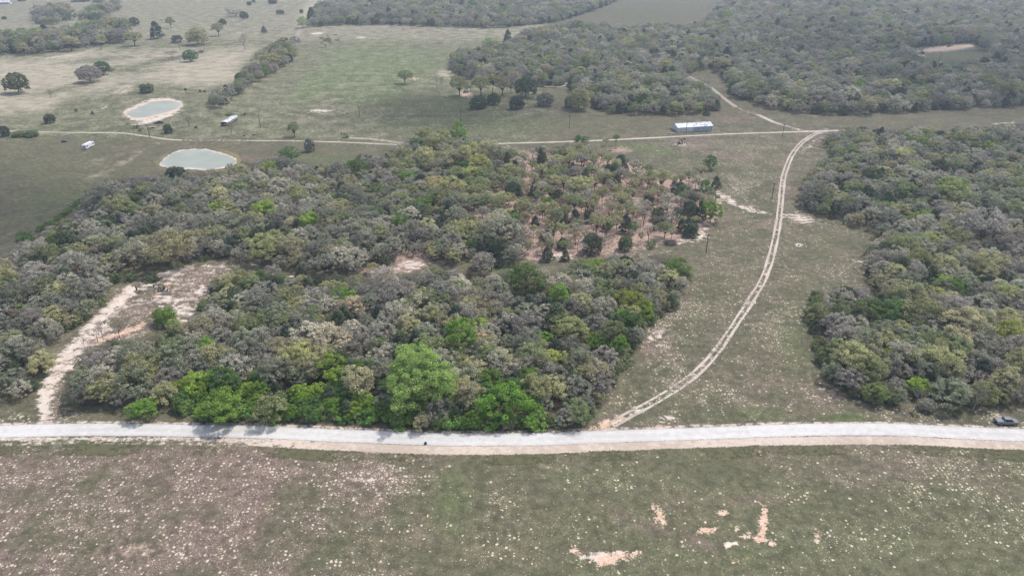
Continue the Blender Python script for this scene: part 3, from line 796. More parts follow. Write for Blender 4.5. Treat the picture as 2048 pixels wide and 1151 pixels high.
def whole_mesh(key, i, mat):
    """Crown and trunk in one mesh, for trees too small in the picture to show parts."""
    crown, trunk, q, t, mb, bark = SHAPE[key][i]
    nq = len(q) * 4
    v = np.vstack([q.reshape(-1, 3), np.array(mb.v)])
    lp = list(range(nq)); cnt = [4] * len(q)
    for f in mb.f: lp += [nq + a for a in f]; cnt.append(len(f))
    me = mesh_np("tree_" + key, v, lp, cnt, [mat, bark], {"tone": ('FACE', np.concatenate([t, np.full(len(mb.f), .5)]))})
    mi = np.zeros(len(cnt), np.int32); mi[len(q):] = 1
    me.polygons.foreach_set("material_index", mi)
    return me
WHOLE = {}
def whole(key, i, matkey=None):
    k = (key, i, matkey)
    if k not in WHOLE: WHOLE[k] = whole_mesh(key, i, M['far'][matkey] if matkey else M['leaf'])
    return WHOLE[k]

KIND = {  # kind -> (object name, noun, category, tone family, shapes, group)
 'grey': ("grey_oak_tree", "oak", "oak tree", 'grey', ['grey'], "grey budding oaks of the woods"),
 'leaf': ("leafing_oak_tree", "leafing oak", "oak tree", 'leaf', ['leaf', 'grovey'], "oaks coming into leaf in the woods"),
 'cedar': ("cedar_tree", "cedar", "cedar tree", 'cedar', ['cedar'], "dark cedars of the woods"),
 'green': ("green_tree", "green tree", "tree", 'green', ['green'], "bright green trees of the woods"),
 'bare': ("bare_tree", "bare tree", "bare tree", 'bare', ['bare'], "leafless trees"),
 'shrub': ("shrub", "shrub", "shrub", 'shrub', ['shrub'], "shrubs of the fields and wood edges"),
}
TREES = []   # dict per tree
rnd = random.Random(11)

def add_tree(kind, x, y, sx, sz, shape=None, tone=None, label=None, zone=None, lift=0.0):
    fam = KIND[kind][3]
    ti = tone if tone is not None else rnd.choice(range(len(TONES[fam])))
    col, word = TONES[fam][ti] if isinstance(ti, int) else ti
    if tone is None:
        j = rnd.uniform(.78, 1.25); col = tuple(q * j for q in col)
    shape = shape or KIND[kind][4][0]
    TREES.append(dict(kind=kind, x=x, y=y, z=tz(x, y) + lift, sx=sx, sz=sz, shape=shape, col=col, word=word, label=label, zone=zone, var=rnd.randrange(NVAR[shape]), rot=rnd.uniform(0, 6.28)))

# single trees: (u, base v, width px, height px, kind, shape, tone, label)
SINGLE = [
 (33, 188, 48, 42, 'green', 'big', ((.072, .085, .042), ""), "massive dark dense oak alone on the pale hillside near the picture's left edge"),
 (140, 103, 38, 30, 'leaf', 'open', 3, "spreading tan-green oak in front of the hedge strip on the pale hillside"),
 (200, 101, 26, 22, 'bare', 'bare', 0, "thin sparse tree before the right half of the hillside hedge strip"),
 (267, 93, 36, 29, 'leaf', 'open', 0, "spreading oak at the right end of the hillside hedge strip"),
 (236, 86, 38, 28, 'grey', 'big', 1, "dense dark grey oak closing the hillside hedge strip"),
 (192, 50, 32, 23, 'green', 'big', ((.075, .105, .05), ""), "dense green tree above the middle of the hillside hedge strip"),
 (267, 52, 22, 16, 'cedar', 'round', 2, "lone bushy cedar with a grey top on the upper hillside"),
 (313, 78, 26, 34, 'cedar', 'cedar', 1, "tall dark cedar standing alone on the hillside, darkest of its neighbours"),
 (341, 57, 20, 22, 'leaf', 'open', 2, "small round oak above and right of the tall dark cedar"),
 (325, 47, 14, 10, 'bare', 'bare', 0, "faint sparse tree left of the small round hillside oak"),
 (395, 91, 42, 35, 'leaf', 'big', 1, "largest broad pale green oak of the upper hillside"),
 (353, 85, 22, 14, 'cedar', 'round', 0, "low dark bush left of the largest hillside oak"),
 (361, 104, 14, 28, 'bare', 'bare', 0, "slim leafless tree rising through the low dark bush on the hillside"),
 (408, 103, 16, 28, 'bare', 'bare', 1, "slim bare tree at the right foot of the largest hillside oak"),
 (345, 121, 28, 22, 'bare', 'bare', 1, "brownish bare tree left of the green hillside thicket"),
 (380, 124, 32, 24, 'green', 'big', ((.07, .12, .05), ""), "green thicket tree among bare ones on the mid hillside"),
 (402, 106, 14, 6, 'shrub', 'shrub', 1, "small low shrub right of the green hillside thicket"),
 (436, 73, 24, 26, 'leaf', 'open', 0, "single oak on a straight trunk right of the largest hillside oak"),
 (445, 51, 15, 13, 'cedar', 'round', 0, "compact dark cedar behind the straight-trunked hillside oak"),
 (488, 101, 24, 32, 'bare', 'bare', 0, "leafless oak standing clear at the right end of the hillside"),
 (528, 66, 12, 13, 'cedar', 'cedar', 0, "little dark cedar right of the leafless hillside oak"),
 (177, 165, 46, 34, 'grey', 'big', 1, "purple-grey bare oak of the dense clump on the pale hillside"),
 (204, 151, 36, 28, 'green', 'big', ((.06, .09, .045), ""), "dark green tree of the clump with the purple-grey oak"),
 (154, 151, 12, 9, 'shrub', 'shrub', 1, "small round shrub at the left of the purple-grey oak"),
 (226, 141, 9, 5, 'shrub', 'shrub', 2, "tiny brownish shrub just right of the hillside clump"),
 (293, 186, 28, 19, 'green', 'round', ((.08, .10, .05), ""), "round dense bush above the pinkish pond"),
 (101, 196, 18, 18, 'bare', 'bare', 1, "small bare tree between the massive oak and the pinkish pond"),
 (99, 247, 20, 19, 'cedar', 'round', 0, "lone round cedar above the farm track left of the pinkish pond"),
 (9, 273, 20, 21, 'cedar', 'round', 1, "dark dense cedar on the farm track at the picture's left edge"),
 (38, 274, 28, 13, 'shrub', 'round', 0, "left one of two joined dark bushes along the farm track"),
 (62, 274, 28, 14, 'shrub', 'round', 1, "right one of two joined dark bushes along the farm track"),
 (376, 254, 30, 30, 'bare', 'bare', 0, "bare oak with pale limbs beside the cattle pens below the pinkish pond"),
 (336, 267, 17, 19, 'cedar', 'round', 0, "shaggy dark cedar at the lower corner of the cattle pens"),
 (463, 272, 22, 28, 'bare', 'bare', 1, "slender bare tree in front of the long open shed"),
 (588, 275, 30, 30, 'leaf', 'open', 4, "small gnarled oak beside the farm track between shed and pumpjack"),
 (619, 304, 20, 27, 'grey', 'round', 3, "shaggy grey tree below the farm track left of the pumpjack"),
 (578, 327, 40, 34, 'green', 'green', ((.075, .125, .045), ""), "ragged green tree at the wood's back corner right of the large pond"),
 (550, 322, 16, 22, 'bare', 'dead', 0, "leaning dead snag behind the wood right of the large pond"),
 (810, 169, 34, 28, 'leaf', 'open', 4, "solitary spreading oak in the middle of the bright upper pasture"),
 (873, 176, 12, 28, 'bare', 'bare', 0, "left one of two thin leafless trunks left of the rusty pumpjack"),
 (884, 175, 10, 24, 'bare', 'bare', 0, "right one of two thin leafless trunks left of the rusty pumpjack"),
 (919, 194, 38, 40, 'leaf', 'open', 0, "leafing oak hiding half of the rusty pumpjack"),
 (962, 194, 40, 42, 'leaf', 'open', 1, "pale leafing oak right of the rusty pumpjack"),
 (985, 190, 34, 40, 'leaf', 'grovey', 0, "second pale leafing oak right of the rusty pumpjack"),
 (1004, 194, 38, 42, 'leaf', 'open', 3, "third tan-green oak right of the rusty pumpjack"),
 (1022, 188, 24, 36, 'grey', 'grey', 1, "greyish oak between the leafing oaks and the big dark tree"),
 (957, 218, 36, 25, 'cedar', 'round', 0, "round dark cedar mound below the pale leafing oaks"),
 (987, 210, 26, 23, 'cedar', 'round', 2, "smaller dark cedar mound touching the round mound on its right"),
 (1033, 219, 31, 26, 'cedar', 'round', 1, "neat dark cedar mound alone on the meadow below the big dark tree"),
 (1052, 196, 48, 42, 'cedar', 'big', 2, "big dark tree at the far wood's front above the neat cedar mound"),
 (1090, 213, 36, 28, 'grey', 'round', 3, "round greyish mound tree right of the neat cedar mound"),
 (1158, 221, 52, 45, 'leaf', 'big', 0, "large rounded light green oak standing before the far wood"),
 (1140, 215, 22, 22, 'cedar', 'round', 0, "dark cedar at the left foot of the large rounded oak"),
 (981, 98, 44, 22, 'green', 'green', ((.16, .21, .10), ""), "pale willow-green tree at the back of the far wood"),
 (1016, 90, 20, 30, 'cedar', 'cedar', 0, "dark pointed cedar right of the pale willow-green tree"),
 (605, 57, 24, 23, 'green', 'green', ((.19, .23, .10), ""), "pale yellow-green tree at the corner of the top wood"),
 (624, 48, 20, 32, 'cedar', 'cedar', 0, "dark cedar just behind the pale yellow-green corner tree"),
 (470, 34, 34, 14, 'grey', 'grey', 1, "left grey bush mound near the top of the pasture"),
 (488, 38, 16, 14, 'cedar', 'round', 2, "dark bush touching the grey mound near the top of the pasture"),
 (455, 30, 20, 14, 'bare', 'bare', 0, "sparse bush at the left of the grey mound near the top"),
 (560, 29, 17, 9, 'cedar', 'round', 2, "flat dark bush alone below the top edge pasture"),
 (603, 27, 8, 8, 'cedar', 'round', 1, "tiny dark bush beside the pale bare ground near the top wood"),
 (545, 8, 20, 9, 'cedar', 'round', 0, "dark bush at the very top of the pasture"),
 (498, 11, 10, 8, 'cedar', 'round', 0, "upper one of two small dark bushes near the top edge"),
 (507, 6, 7, 6, 'cedar', 'round', 0, "smallest dark bush beside another near the top edge"),
 (8, 39, 9, 6, 'cedar', 'round', 0, "small dark bush at the upper left edge of the pasture"),
 (195, 5, 22, 6, 'green', 'round', ((.08, .11, .06), ""), "green tree touching the top edge above the upper left clumps"),
 (157, 4, 34, 5, 'cedar', 'round', 2, "low dark thicket at the top edge of the upper left pasture"),
 (42, 3, 14, 4, 'cedar', 'round', 1, "dark thicket beside the white farmhouse at the top corner"),
 (185, 229, 7, 7, 'cedar', 'cedar', 0, "right one of two tiny cedars left of the pinkish pond"),
 (152, 223, 6, 5, 'cedar', 'cedar', 0, "left one of two tiny cedars left of the pinkish pond"),
 (371, 181, 6, 5, 'cedar', 'cedar', 1, "first tiny cedar on the fence line behind the pinkish pond"),
 (400, 184, 6, 5, 'cedar', 'cedar', 1, "second tiny cedar on the fence line behind the pinkish pond"),
 (409, 184, 6, 4, 'cedar', 'cedar', 1, "third tiny cedar on the fence line behind the pinkish pond"),
 (272, 257, 13, 8, 'shrub', 'shrub', 1, "dark brush pile above the farm track left of the pens"),
 (281, 262, 10, 6, 'shrub', 'shrub', 0, "lower small brush beside the dark brush pile"),
 (459, 231, 18, 7, 'shrub', 'shrub', 1, "low green bushes behind the long open shed"),
 (489, 231, 8, 6, 'shrub', 'shrub', 0, "little shrub on the fence right of the long open shed"),
 (920, 296, 33, 52, 'green', 'green', ((.12, .185, .045), ""), "bright green tree rising above the back edge of the middle wood"),
 (1163, 295, 30, 26, 'green', 'green', 2, "rich green tree beside the farm track behind the grove"),
 (1212, 293, 13, 16, 'leaf', 'grovey', 2, "small round tree beside the farm track, left of the thin green one"),
 (1232, 300, 14, 32, 'green', 'grovey', ((.08, .14, .045), ""), "thin tall green tree beside the farm track behind the grove"),
 (1082, 340, 22, 44, 'cedar', 'cedar', 0, "tall columnar cedar at the back left of the reddish grove"),
 (1015, 345, 20, 42, 'cedar', 'cedar', 0, "tall columnar cedar left of the reddish grove's back"),
 (1110, 345, 42, 36, 'leaf', 'leaf', 1, "pale yellow-green oak right of the tall columnar cedar"),
 (1168, 335, 46, 38, 'leaf', 'leaf', 2, "olive-green oak in the back of the grove"),
 (1164, 402, 52, 50, 'leaf', 'grovey', ((.22, .22, .11), ""), "big yellow-green oak with a dark forked trunk in the grove's middle"),
 (1107, 396, 38, 46, 'leaf', 'grovey', 1, "pale oak on thin trunks left of the big yellow-green oak"),
 (1128, 392, 28, 42, 'leaf', 'grovey', 3, "slim tan-green oak touching the big yellow-green oak's left side"),
 (1206, 391, 34, 46, 'leaf', 'grovey', 4, "oak on a straight trunk right of the big yellow-green oak"),
 (1192, 384, 16, 36, 'bare', 'bare', 1, "dark bare stem between the big yellow-green oak and its right neighbour"),
 (1238, 404, 34, 38, 'leaf', 'leaf', 1, "bushy pale oak in the centre of the grove"),
 (1294, 364, 22, 34, 'green', 'grovey', ((.09, .12, .055), ""), "small dark green tree on a thin trunk in the back of the grove"),
 (1266, 397, 26, 40, 'leaf', 'grovey', 3, "brownish oak on a leaning trunk in the grove's centre"),
 (1320, 396, 42, 58, 'leaf', 'grovey', 1, "tall pale oak with a straight dark trunk right of the grove's centre"),
 (1295, 417, 28, 32, 'cedar', 'cedar', 2, "dense dark cedar right of the grove's centre"),
 (1224, 440, 32, 38, 'leaf', 'grovey', 0, "round olive oak on a thin trunk in the front of the grove"),
 (1268, 430, 50, 34, 'grey', 'grey', 2, "wide pale grey oak with dark lower boughs in the grove's front"),
 (1180, 446, 24, 28, 'cedar', 'round', 0, "dark cedar mound below the big yellow-green oak"),
 (1336, 430, 36, 44, 'grey', 'grovey', 2, "pale grey thin-leaved oak in the grove's right half"),
 (1317, 442, 30, 28, 'cedar', 'round', 2, "dark open cedar below the pale grey thin-leaved oak"),
 (1388, 368, 22, 38, 'bare', 'bare', 0, "dark stemmed bare tree at the grove's upper right"),
 (1400, 362, 30, 32, 'leaf', 'grovey', 3, "tan-green oak beside the green tree at the grove's upper right"),
 (1421, 340, 30, 30, 'green', 'green', 2, "bright green tree at the upper right corner of the grove"),
 (1407, 395, 28, 38, 'green', 'green', ((.065, .13, .045), ""), "deep green tree at the right side of the grove"),
 (1432, 377, 20, 26, 'cedar', 'cedar', 0, "dark small cedar at the grove's right tip"),
 (1366, 402, 28, 36, 'green', 'green', ((.075, .11, .05), ""), "green and grey tree in the grove's right half"),
 (1379, 442, 38, 44, 'cedar', 'cedar', 2, "broad dark tree group leader left of the vivid corner tree"),
 (1353, 452, 26, 36, 'cedar', 'grovey', 1, "thin-stemmed dark tree in front of the broad dark tree"),
 (1400, 442, 22, 42, 'cedar', 'cedar', 0, "dark cedar squeezed against the vivid green tree at the grove edge"),
 (1422, 447, 42, 46, 'green', 'green', 0, "vivid green tree at the lower right corner of the grove"),
 (1381, 475, 32, 30, 'cedar', 'cedar', 0, "dark cedar standing alone on bare sand at the grove's lower edge"),
 (1218, 479, 18, 38, 'green', 'grovey', 2, "little green tree on a tall thin trunk in the grove's front"),
 (1250, 502, 28, 30, 'shrub', 'round', 1, "dark bushy thicket in the grove's front"),
 (1262, 487, 24, 32, 'bare', 'bare', 1, "small tree with a kinked bare trunk above the dark thicket"),
 (1299, 485, 38, 40, 'bare', 'bare', 0, "arching bare tree in the front of the grove"),
 (1304, 495, 28, 16, 'shrub', 'shrub', 1, "low shrub at the foot of the arching bare tree"),
 (1330, 478, 34, 36, 'leaf', 'open', 4, "pale see-through oak right of the arching bare tree"),
 (1184, 508, 40, 42, 'cedar', 'round', 2, "dark leafy tree at the grove's lower left"),
 (1155, 503, 26, 42, 'bare', 'bare', 1, "thin bare oak left of the dark leafy tree at the grove's lower left"),
 (1096, 498, 18, 34, 'bare', 'bare', 0, "pale bare brush at the grove's lower left edge"),
 (330, 652, 44, 38, 'green', 'round', ((.10, .15, .035), ""), "round bright green tree at the edge of the sandy clearing"),
 (348, 668, 34, 30, 'green', 'green', ((.16, .19, .08), ""), "pale green small tree in front of the round bright one by the clearing"),
 (428, 600, 30, 38, 'bare', 'bare', 0, "thin whitish tree at the right side of the sandy clearing"),
 (436, 582, 36, 24, 'shrub', 'round', 1, "dark green bush at the right side of the sandy clearing"),
 (407, 618, 26, 16, 'shrub', 'round', 0, "low dark bush at the lower right of the sandy clearing"),
 (170, 700, 16, 38, 'bare', 'dead', 1, "leaning bare pole of a tree beside the sandy track"),
 (192, 686, 36, 34, 'bare', 'bare', 1, "many-limbed bare tree beside the orange sand"),
 (206, 682, 22, 42, 'bare', 'bare', 0, "upright bare tree between two bare neighbours by the orange sand"),
 (236, 678, 34, 38, 'bare', 'bare', 1, "forked dark bare tree right of the orange sand"),
 (1830, 826, 34, 52, 'bare', 'dead', 0, "leaning bleached tree trunk at the front of the right wood"),
 (1855, 822, 30, 26, 'grey', 'round', 2, "small pale grey tree beside the leaning bleached trunk"),
 (1948, 826, 46, 58, 'bare', 'dead', 0, "bleached leafless tree with crooked limbs left of the pickup"),
 (1917, 832, 20, 16, 'shrub', 'shrub', 1, "dark round shrub left of the bleached leafless tree"),
 (1833, 832, 18, 8, 'shrub', 'shrub', 2, "low grassy shrub at the foot of the leaning bleached trunk"),
 (1755, 572, 28, 14, 'shrub', 'round', 1, "dark bush filling the notch of the right wood"),
]
for (u, v, wpx, hpx, kind, shape, tone, label) in SINGLE:
    x, y, z = G(u, v)
    dep = depth_at(v)
    r = wpx / 2 * dep / FPX
    s_ = math.sin(math.atan2(CAM_H, y)); c_ = math.cos(math.atan2(CAM_H, y))
    hm = max(hpx * dep / FPX - r * s_ * .55, hpx * dep / FPX * .45) / c_
    y += r * .35
    R0, H0 = SIZE[shape]
    add_tree(kind, x, y, r / R0 * 1.04, hm / H0, shape, tone, label, zone="single")

# trees inside the woods that stand out: (u, v of the crown's middle, width px, kind, shape, colour, label)
STAND_OUT = [
 (838, 752, 150, 'green', 'pecan', (.155, .215, .065), "huge light green spreading tree in the near wood above the road"),
 (1008, 800, 92, 'green', 'green', (.085, .20, .040), "big rich green round tree at the road right of the huge light green one"),
 (446, 808, 84, 'green', 'green', (.100, .20, .045), "big fresh green round tree at the road left of the near wood's middle"),
 (286, 814, 54, 'green', 'green', (.095, .215, .045), "low vivid green tree at the road, left end of the near wood"),
 (1192, 680, 42, 'green', 'green', (.095, .21, .04), "vivid green tree near the right edge of the near wood"),
 (1166, 700, 34, 'green', 'green', (.085, .15, .06), "soft green tree left of the vivid one near the right edge"),
 (1260, 603, 66, 'green', 'green', (.135, .19, .055), "yellow-green crown near the upper right edge of the near wood"),
 (1350, 535, 56, 'green', 'green', (.075, .15, .04), "green tree at the upper right tip of the near wood"),
 (1052, 556, 78, 'green', 'green', (.060, .115, .038), "large dense dark green tree at the back of the near wood"),
 (750, 603, 40, 'green', 'green', (.085, .175, .035), "pointed vivid green tree in the left half of the near wood"),
 (512, 642, 42, 'green', 'green', (.075, .15, .04), "green tree among grey oaks left in the near wood"),
 (925, 726, 44, 'green', 'green', (.155, .23, .06), "small yellow-green crown right behind the huge light green tree"),
 (1110, 722, 52, 'leaf', 'leaf', (.24, .25, .075), "yellow-flecked oak in the right half of the near wood"),
 (968, 690, 54, 'leaf', 'leaf', (.29, .235, .145), "orange-tan oak behind the yellow-green crown of the near wood"),
 (1140, 660, 62, 'leaf', 'leaf', (.20, .21, .095), "pale olive oak in the right half of the near wood"),
 (705, 618, 56, 'leaf', 'leaf', (.28, .235, .165), "pale sandy oak left of the pointed vivid green tree"),
 (660, 680, 80, 'grey', 'grey', (.30, .27, .20), "wide cream-grey oak in the near wood's left half"),
 (590, 720, 70, 'leaf', 'leaf', (.22, .22, .10), "cream-green oak below the wide cream-grey oak"),
 (1145, 762, 56, 'cedar', 'round', (.06, .085, .04), "large dark green tree low in the near wood's right corner"),
 (766, 555, 60, 'grey', 'grey', (.24, .215, .185), "bleached grey oak at the back of the near wood"),
 (803, 445, 46, 'green', 'green', (.075, .165, .045), "vivid green tree in the middle wood, lower left of a green pair"),
 (838, 410, 44, 'green', 'green', (.080, .17, .045), "vivid green tree in the middle wood, left one of the upper pair"),
 (858, 402, 38, 'green', 'green', (.090, .175, .05), "vivid green crown in the middle wood, right one of the upper pair"),
 (715, 338, 52, 'green', 'green', (.065, .12, .045), "dark green broad tree at the back of the middle wood"),
 (862, 296, 44, 'green', 'green', (.085, .125, .045), "green tree low at the back tip of the middle wood"),
 (848, 268, 34, 'leaf', 'leaf', (.19, .19, .085), "pale olive oak at the back tip of the middle wood"),
 (885, 272, 34, 'leaf', 'leaf', (.18, .185, .09), "olive oak just left of the bright green back tree"),
 (945, 305, 46, 'leaf', 'leaf', (.20, .22, .08), "yellow-green oak left of the reddish ground"),
 (960, 330, 46, 'leaf', 'leaf', (.22, .22, .085), "second yellow-green oak below the first, left of the reddish ground"),
 (895, 360, 24, 'leaf', 'leaf', (.19, .26, .075), "small lime crown in the middle wood's right half"),
 (940, 350, 40, 'leaf', 'leaf', (.23, .25, .085), "lime-yellow oak in the middle wood's right half"),
 (870, 372, 44, 'leaf', 'leaf', (.27, .23, .12), "tan-yellow oak in the middle wood's right half"),
 (905, 375, 50, 'leaf', 'leaf', (.24, .235, .11), "cream-yellow oak right of the tan-yellow one"),
 (925, 512 - 45, 60, 'leaf', 'leaf', (.20, .20, .10), "broad olive oak at the front of the middle wood's right half"),
 (1000, 455, 80, 'grey', 'grey', (.20, .20, .145), "very wide grey-green oak at the grove's left corner"),
 (350, 305 + 40, 36, 'cedar', 'round', (.05, .065, .042), "blackish cedar at the middle wood's back below the large pond"),
 (540, 415, 22, 'green', 'green', (.10, .18, .06), "small lime tree inside the middle wood below the large pond"),
 (325, 440, 26, 'green', 'green', (.075, .14, .05), "dark lime tree in the middle wood's left part"),
 (335, 500, 84, 'leaf', 'leaf', (.19, .175, .10), "broad brownish oak bordering the sandy clearing"),
 (262, 512, 66, 'grey', 'grey', (.17, .165, .12), "broad olive-grey oak left of the brownish one at the clearing"),
 (525, 495, 64, 'leaf', 'leaf', (.19, .20, .095), "olive oak at the front of the middle wood above the near wood"),
 (1905, 378, 66, 'green', 'green', (.165, .20, .075), "wide yellow-green tree in the middle of the right wood"),
 (2012, 390, 30, 'leaf', 'leaf', (.20, .23, .08), "lime-tinged oak near the right edge of the right wood"),
 (1740, 618, 62, 'green', 'green', (.075, .135, .055), "soft green round tree in the right wood's lower lobe"),
 (1690, 590, 52, 'cedar', 'round', (.045, .06, .04), "blackish cedar at the top of the right wood's lower lobe"),
 (1770, 640, 44, 'green', 'green', (.09, .155, .065), "paler green tree beside the soft green round one"),
 (1870, 590, 38, 'leaf', 'leaf', (.22, .23, .08), "yellowish oak in the right wood below its notch"),
 (1860, 485, 50, 'leaf', 'leaf', (.20, .21, .08), "yellow-olive oak above the notch of the right wood"),
 (1850, 620, 52, 'leaf', 'leaf', (.22, .20, .10), "tan-olive oak below the yellowish one in the right wood"),
 (2020, 665, 60, 'leaf', 'leaf', (.20, .215, .065), "yellow-green oak at the picture's right edge in the right wood"),
 (1700, 305, 38, 'leaf', 'leaf', (.13, .155, .07), "light green oak at the upper left of the right wood"),
 (1645, 335, 30, 'green', 'green', (.085, .15, .065), "green tree on the left flank of the right wood"),
 (1970, 455, 90, 'grey', 'grey', (.20, .185, .165), "very wide pale grey oak in the right wood's centre"),
 (1752, 785, 46, 'leaf', 'leaf', (.13, .16, .06), "small green oak at the right wood's front corner"),
]
for (u, v, wpx, kind, shape, col, label) in STAND_OUT:
    if shape == 'green' and col[1] > col[0] * 1.35: col = (col[0] * 1.05, col[1] * .80, col[2] * .72)
    R0, H0 = SIZE[shape]
    k = SP + (v - 575.5) / FPX * CP
    r = wpx / 2 * ((CAM_H - 5) / k) / FPX
    sc = r / R0
    x, y, z = G(u, v, H0 * sc * .52)
    add_tree(kind, x, y, sc * 1.06, sc * (1.0 if shape != 'green' else .9), shape, (col, ""), label, zone="single")

occupied = [(t['x'], t['y'], t['sx'] * SIZE[t['shape']][0]) for t in TREES]

road_g = road_line; two_g = two
CELL = {}
for ox, oy, orr in occupied: CELL.setdefault((int(ox // 15), int(oy // 15)), []).append((ox, oy, orr))
def blocked(x, y, r):
    cx, cy = int(x // 15), int(y // 15)
    for i in (-1, 0, 1):
        for j in (-1, 0, 1):
            for ox, oy, orr in CELL.get((cx + i, cy + j), ()):
                if math.hypot(x - ox, y - oy) < max(orr * .72, 1.5) + r * .28: return True
    return False

def mix_near(u, v):
    f = max(0, min(1, (v - 722) / 45)) * (1 if 345 < u < 1080 else 0)
    return [('grey', .54 * (1 - f) + .05), ('leaf', .20 * (1 - f) + .10 * f), ('cedar', .19 * (1 - f) + .08 * f), ('green', .03 + .8 * f)]
def mix_mid(u, v):
    y_ = max(0, min(1, (u - 780) / 120)) * max(0, min(1, (480 - v) / 60))
    return [('grey', .62 - .3 * y_), ('leaf', .17 + .36 * y_), ('cedar', .17), ('green', .02)]
def mix_right(u, v):
    lo = max(0, min(1, (v - 680) / 80))
    return [('grey', .50 - .2 * lo), ('leaf', .22 + .12 * lo), ('cedar', .25 - .06 * lo), ('green', .02 + .07 * lo)]
def mix_far(u, v): return [('grey', .54), ('leaf', .18), ('cedar', .25), ('green', .012)]
def mix_grove(u, v): return [('grey', .22), ('leaf', .52), ('cedar', .18), ('green', .05)]
def mix_strip(u, v): return [('grey', .48), ('leaf', .28), ('cedar', .2), ('green', .02)]
def pick(mx):
    t = rnd.random() * sum(a for _, a in mx)
    for k, a in mx:
        t -= a
        if t <= 0: return k
    return mx[0][0]

ZONES = [("near wood", W_NEAR, 5.7, mix_near, .9), ("middle wood", W_MID, 5.7, mix_mid, .9), ("left corner wood", W_LEFT, 5.7, mix_near, .9),
         ("right wood", W_RIGHT, 5.7, mix_right, .9), ("open grove", W_GROVE, 6.1, mix_grove, .95), ("far wood", W_FARR, 7.4, mix_far, 1.18),
         ("top wood", W_TOP, 8.6, mix_far, 1.35), ("hedgerow", W_HEDGE, 7.6, mix_strip, 1.15), ("hillside strip", W_STRIP, 10.0, mix_strip, 1.55),
         ("upper left clump", W_C1, 10.0, mix_strip, 1.4), ("second upper clump", W_C2, 10.0, mix_strip, 1.4)]
for zname, poly, sp, mixf, sc0 in ZONES:
    pts = [G(min(max(u, -80), 2130), max(v, -14), 4.5)[:2] for u, v in poly]
    x0, x1 = min(p[0] for p in pts) - 15, max(p[0] for p in pts) + 15
    y0, y1 = min(p[1] for p in pts) - 15, max(p[1] for p in pts) + 15
    xs = np.arange(x0, x1, sp); ys = np.arange(y0, y1, sp * .88)
    GX, GY = np.meshgrid(xs, ys)
    rng = np.random.default_rng(len(zname) * 7 + int(sp * 10))
    GX = GX + (np.arange(len(ys)) % 2)[:, None] * sp / 2 + rng.uniform(-.34, .34, GX.shape) * sp
    GY = GY + rng.uniform(-.34, .34, GY.shape) * sp
    GX, GY = GX.ravel(), GY.ravel()
    u_, v_, d_ = P(GX, GY, terrain(GX, GY) + 4.6)
    ok = inpoly(u_, v_, poly)
    if zname == "far wood": ok &= ~inpoly(u_, v_, CLEAR_FAR)
    edge = polydist(u_, v_, poly, True) * d_ / FPX
    for x, y, u, v, e, keep in zip(GX, GY, u_, v_, edge, ok):
        if not keep or blocked(x, y, 4.0): continue
        if zname == 'middle wood' and u > 880 and inpoly([u], [v], GROVE_FLOOR)[0] and rnd.random() < .38: continue
        kind = pick(mixf(u, v))
        s = rnd.uniform(.66, 1.2) * sc0
        if rnd.random() < .10: s *= 1.28
        if e < 3.5: s *= .78
        if kind == 'green' and zname == "near wood" and v > 770: s *= .72
        shape = {'grey': 'grey', 'leaf': 'leaf', 'cedar': 'cedar', 'green': 'green'}[kind]
        sx, sz = s, s * rnd.uniform(.88, 1.15)
        if kind == 'cedar':
            if rnd.random() < .45: shape = 'round'; sx *= 1.12; sz *= 1.35
            else: sx *= 1.25; sz *= 1.02
        if zname == "open grove":
            if kind == 'leaf': shape = 'grovey'
            elif kind == 'grey': shape = rnd.choice(['grovey', 'grey'])
            if rnd.random() < .2: kind, shape = 'bare', 'bare'
            sx *= .85
            if 1120 < u: 
                if rnd.random() < .16: continue
        elif rnd.random() < .05 and kind == 'grey': kind, shape = 'bare', 'bare'
        add_tree(kind, x, y, sx, sz, shape, None, None, zname)

# shrubs on the wood edges and along the field ditch
EDGE_SHRUBS = [(px, 3.2) for px in [(45, 470), (55, 468), (62, 479), (90, 455), (98, 450), (108, 446), (118, 436), (126, 430), (133, 425), (141, 420), (150, 412), (158, 404), (165, 402), (82, 459), (52, 477), (44, 478)]]
for (u, v), r in EDGE_SHRUBS:
    x, y, z = G(u, v + 3)
    add_tree('shrub', x, y, rnd.uniform(.9, 1.35), rnd.uniform(.7, 1.0), 'shrub', ((.075, .12, .045), "green"), None, "field ditch")
for zname, line_px, n in [("near wood", [(340, 832), (420, 845), (560, 848), (700, 852), (850, 862), (1000, 864), (1120, 860), (1170, 852), (1225, 770), (1290, 665), (1345, 610), (1378, 560)], 120),
                          ("right wood", [(2040, 815), (1950, 815), (1850, 806), (1750, 812), (1700, 785), (1655, 745), (1640, 690), (1625, 650), (1640, 605)], 46),
                          ("middle wood", [(60, 680), (130, 668), (190, 618), (225, 565), (300, 566), (380, 530), (470, 512)], 24)]:
    gp = np.array([G(*q)[:2] for q in line_px])
    seg = np.hypot(*np.diff(gp, axis=0).T); cs = np.concatenate([[0], np.cumsum(seg)])
    for i in range(n):
        t = rnd.uniform(0, cs[-1]); k = min(int(np.searchsorted(cs, t)), len(seg)) - 1; k = max(k, 0)
        f = (t - cs[k]) / seg[k]; x, y = gp[k] * (1 - f) + gp[k + 1] * f
        y += rnd.uniform(1.0, 4.5) if zname != "middle wood" else rnd.uniform(1, 3)
        u = P(x, y, 0)[0]
        bright = zname == "near wood" and 330 < u < 1080 and rnd.random() < .85
        add_tree('shrub', x, y, rnd.uniform(.7, 1.5), rnd.uniform(.8, 1.7), 'shrub', ((rnd.choice([(.11, .18, .04), (.085, .15, .04), (.13, .19, .06)]), "bright green") if bright else None), None, zname)
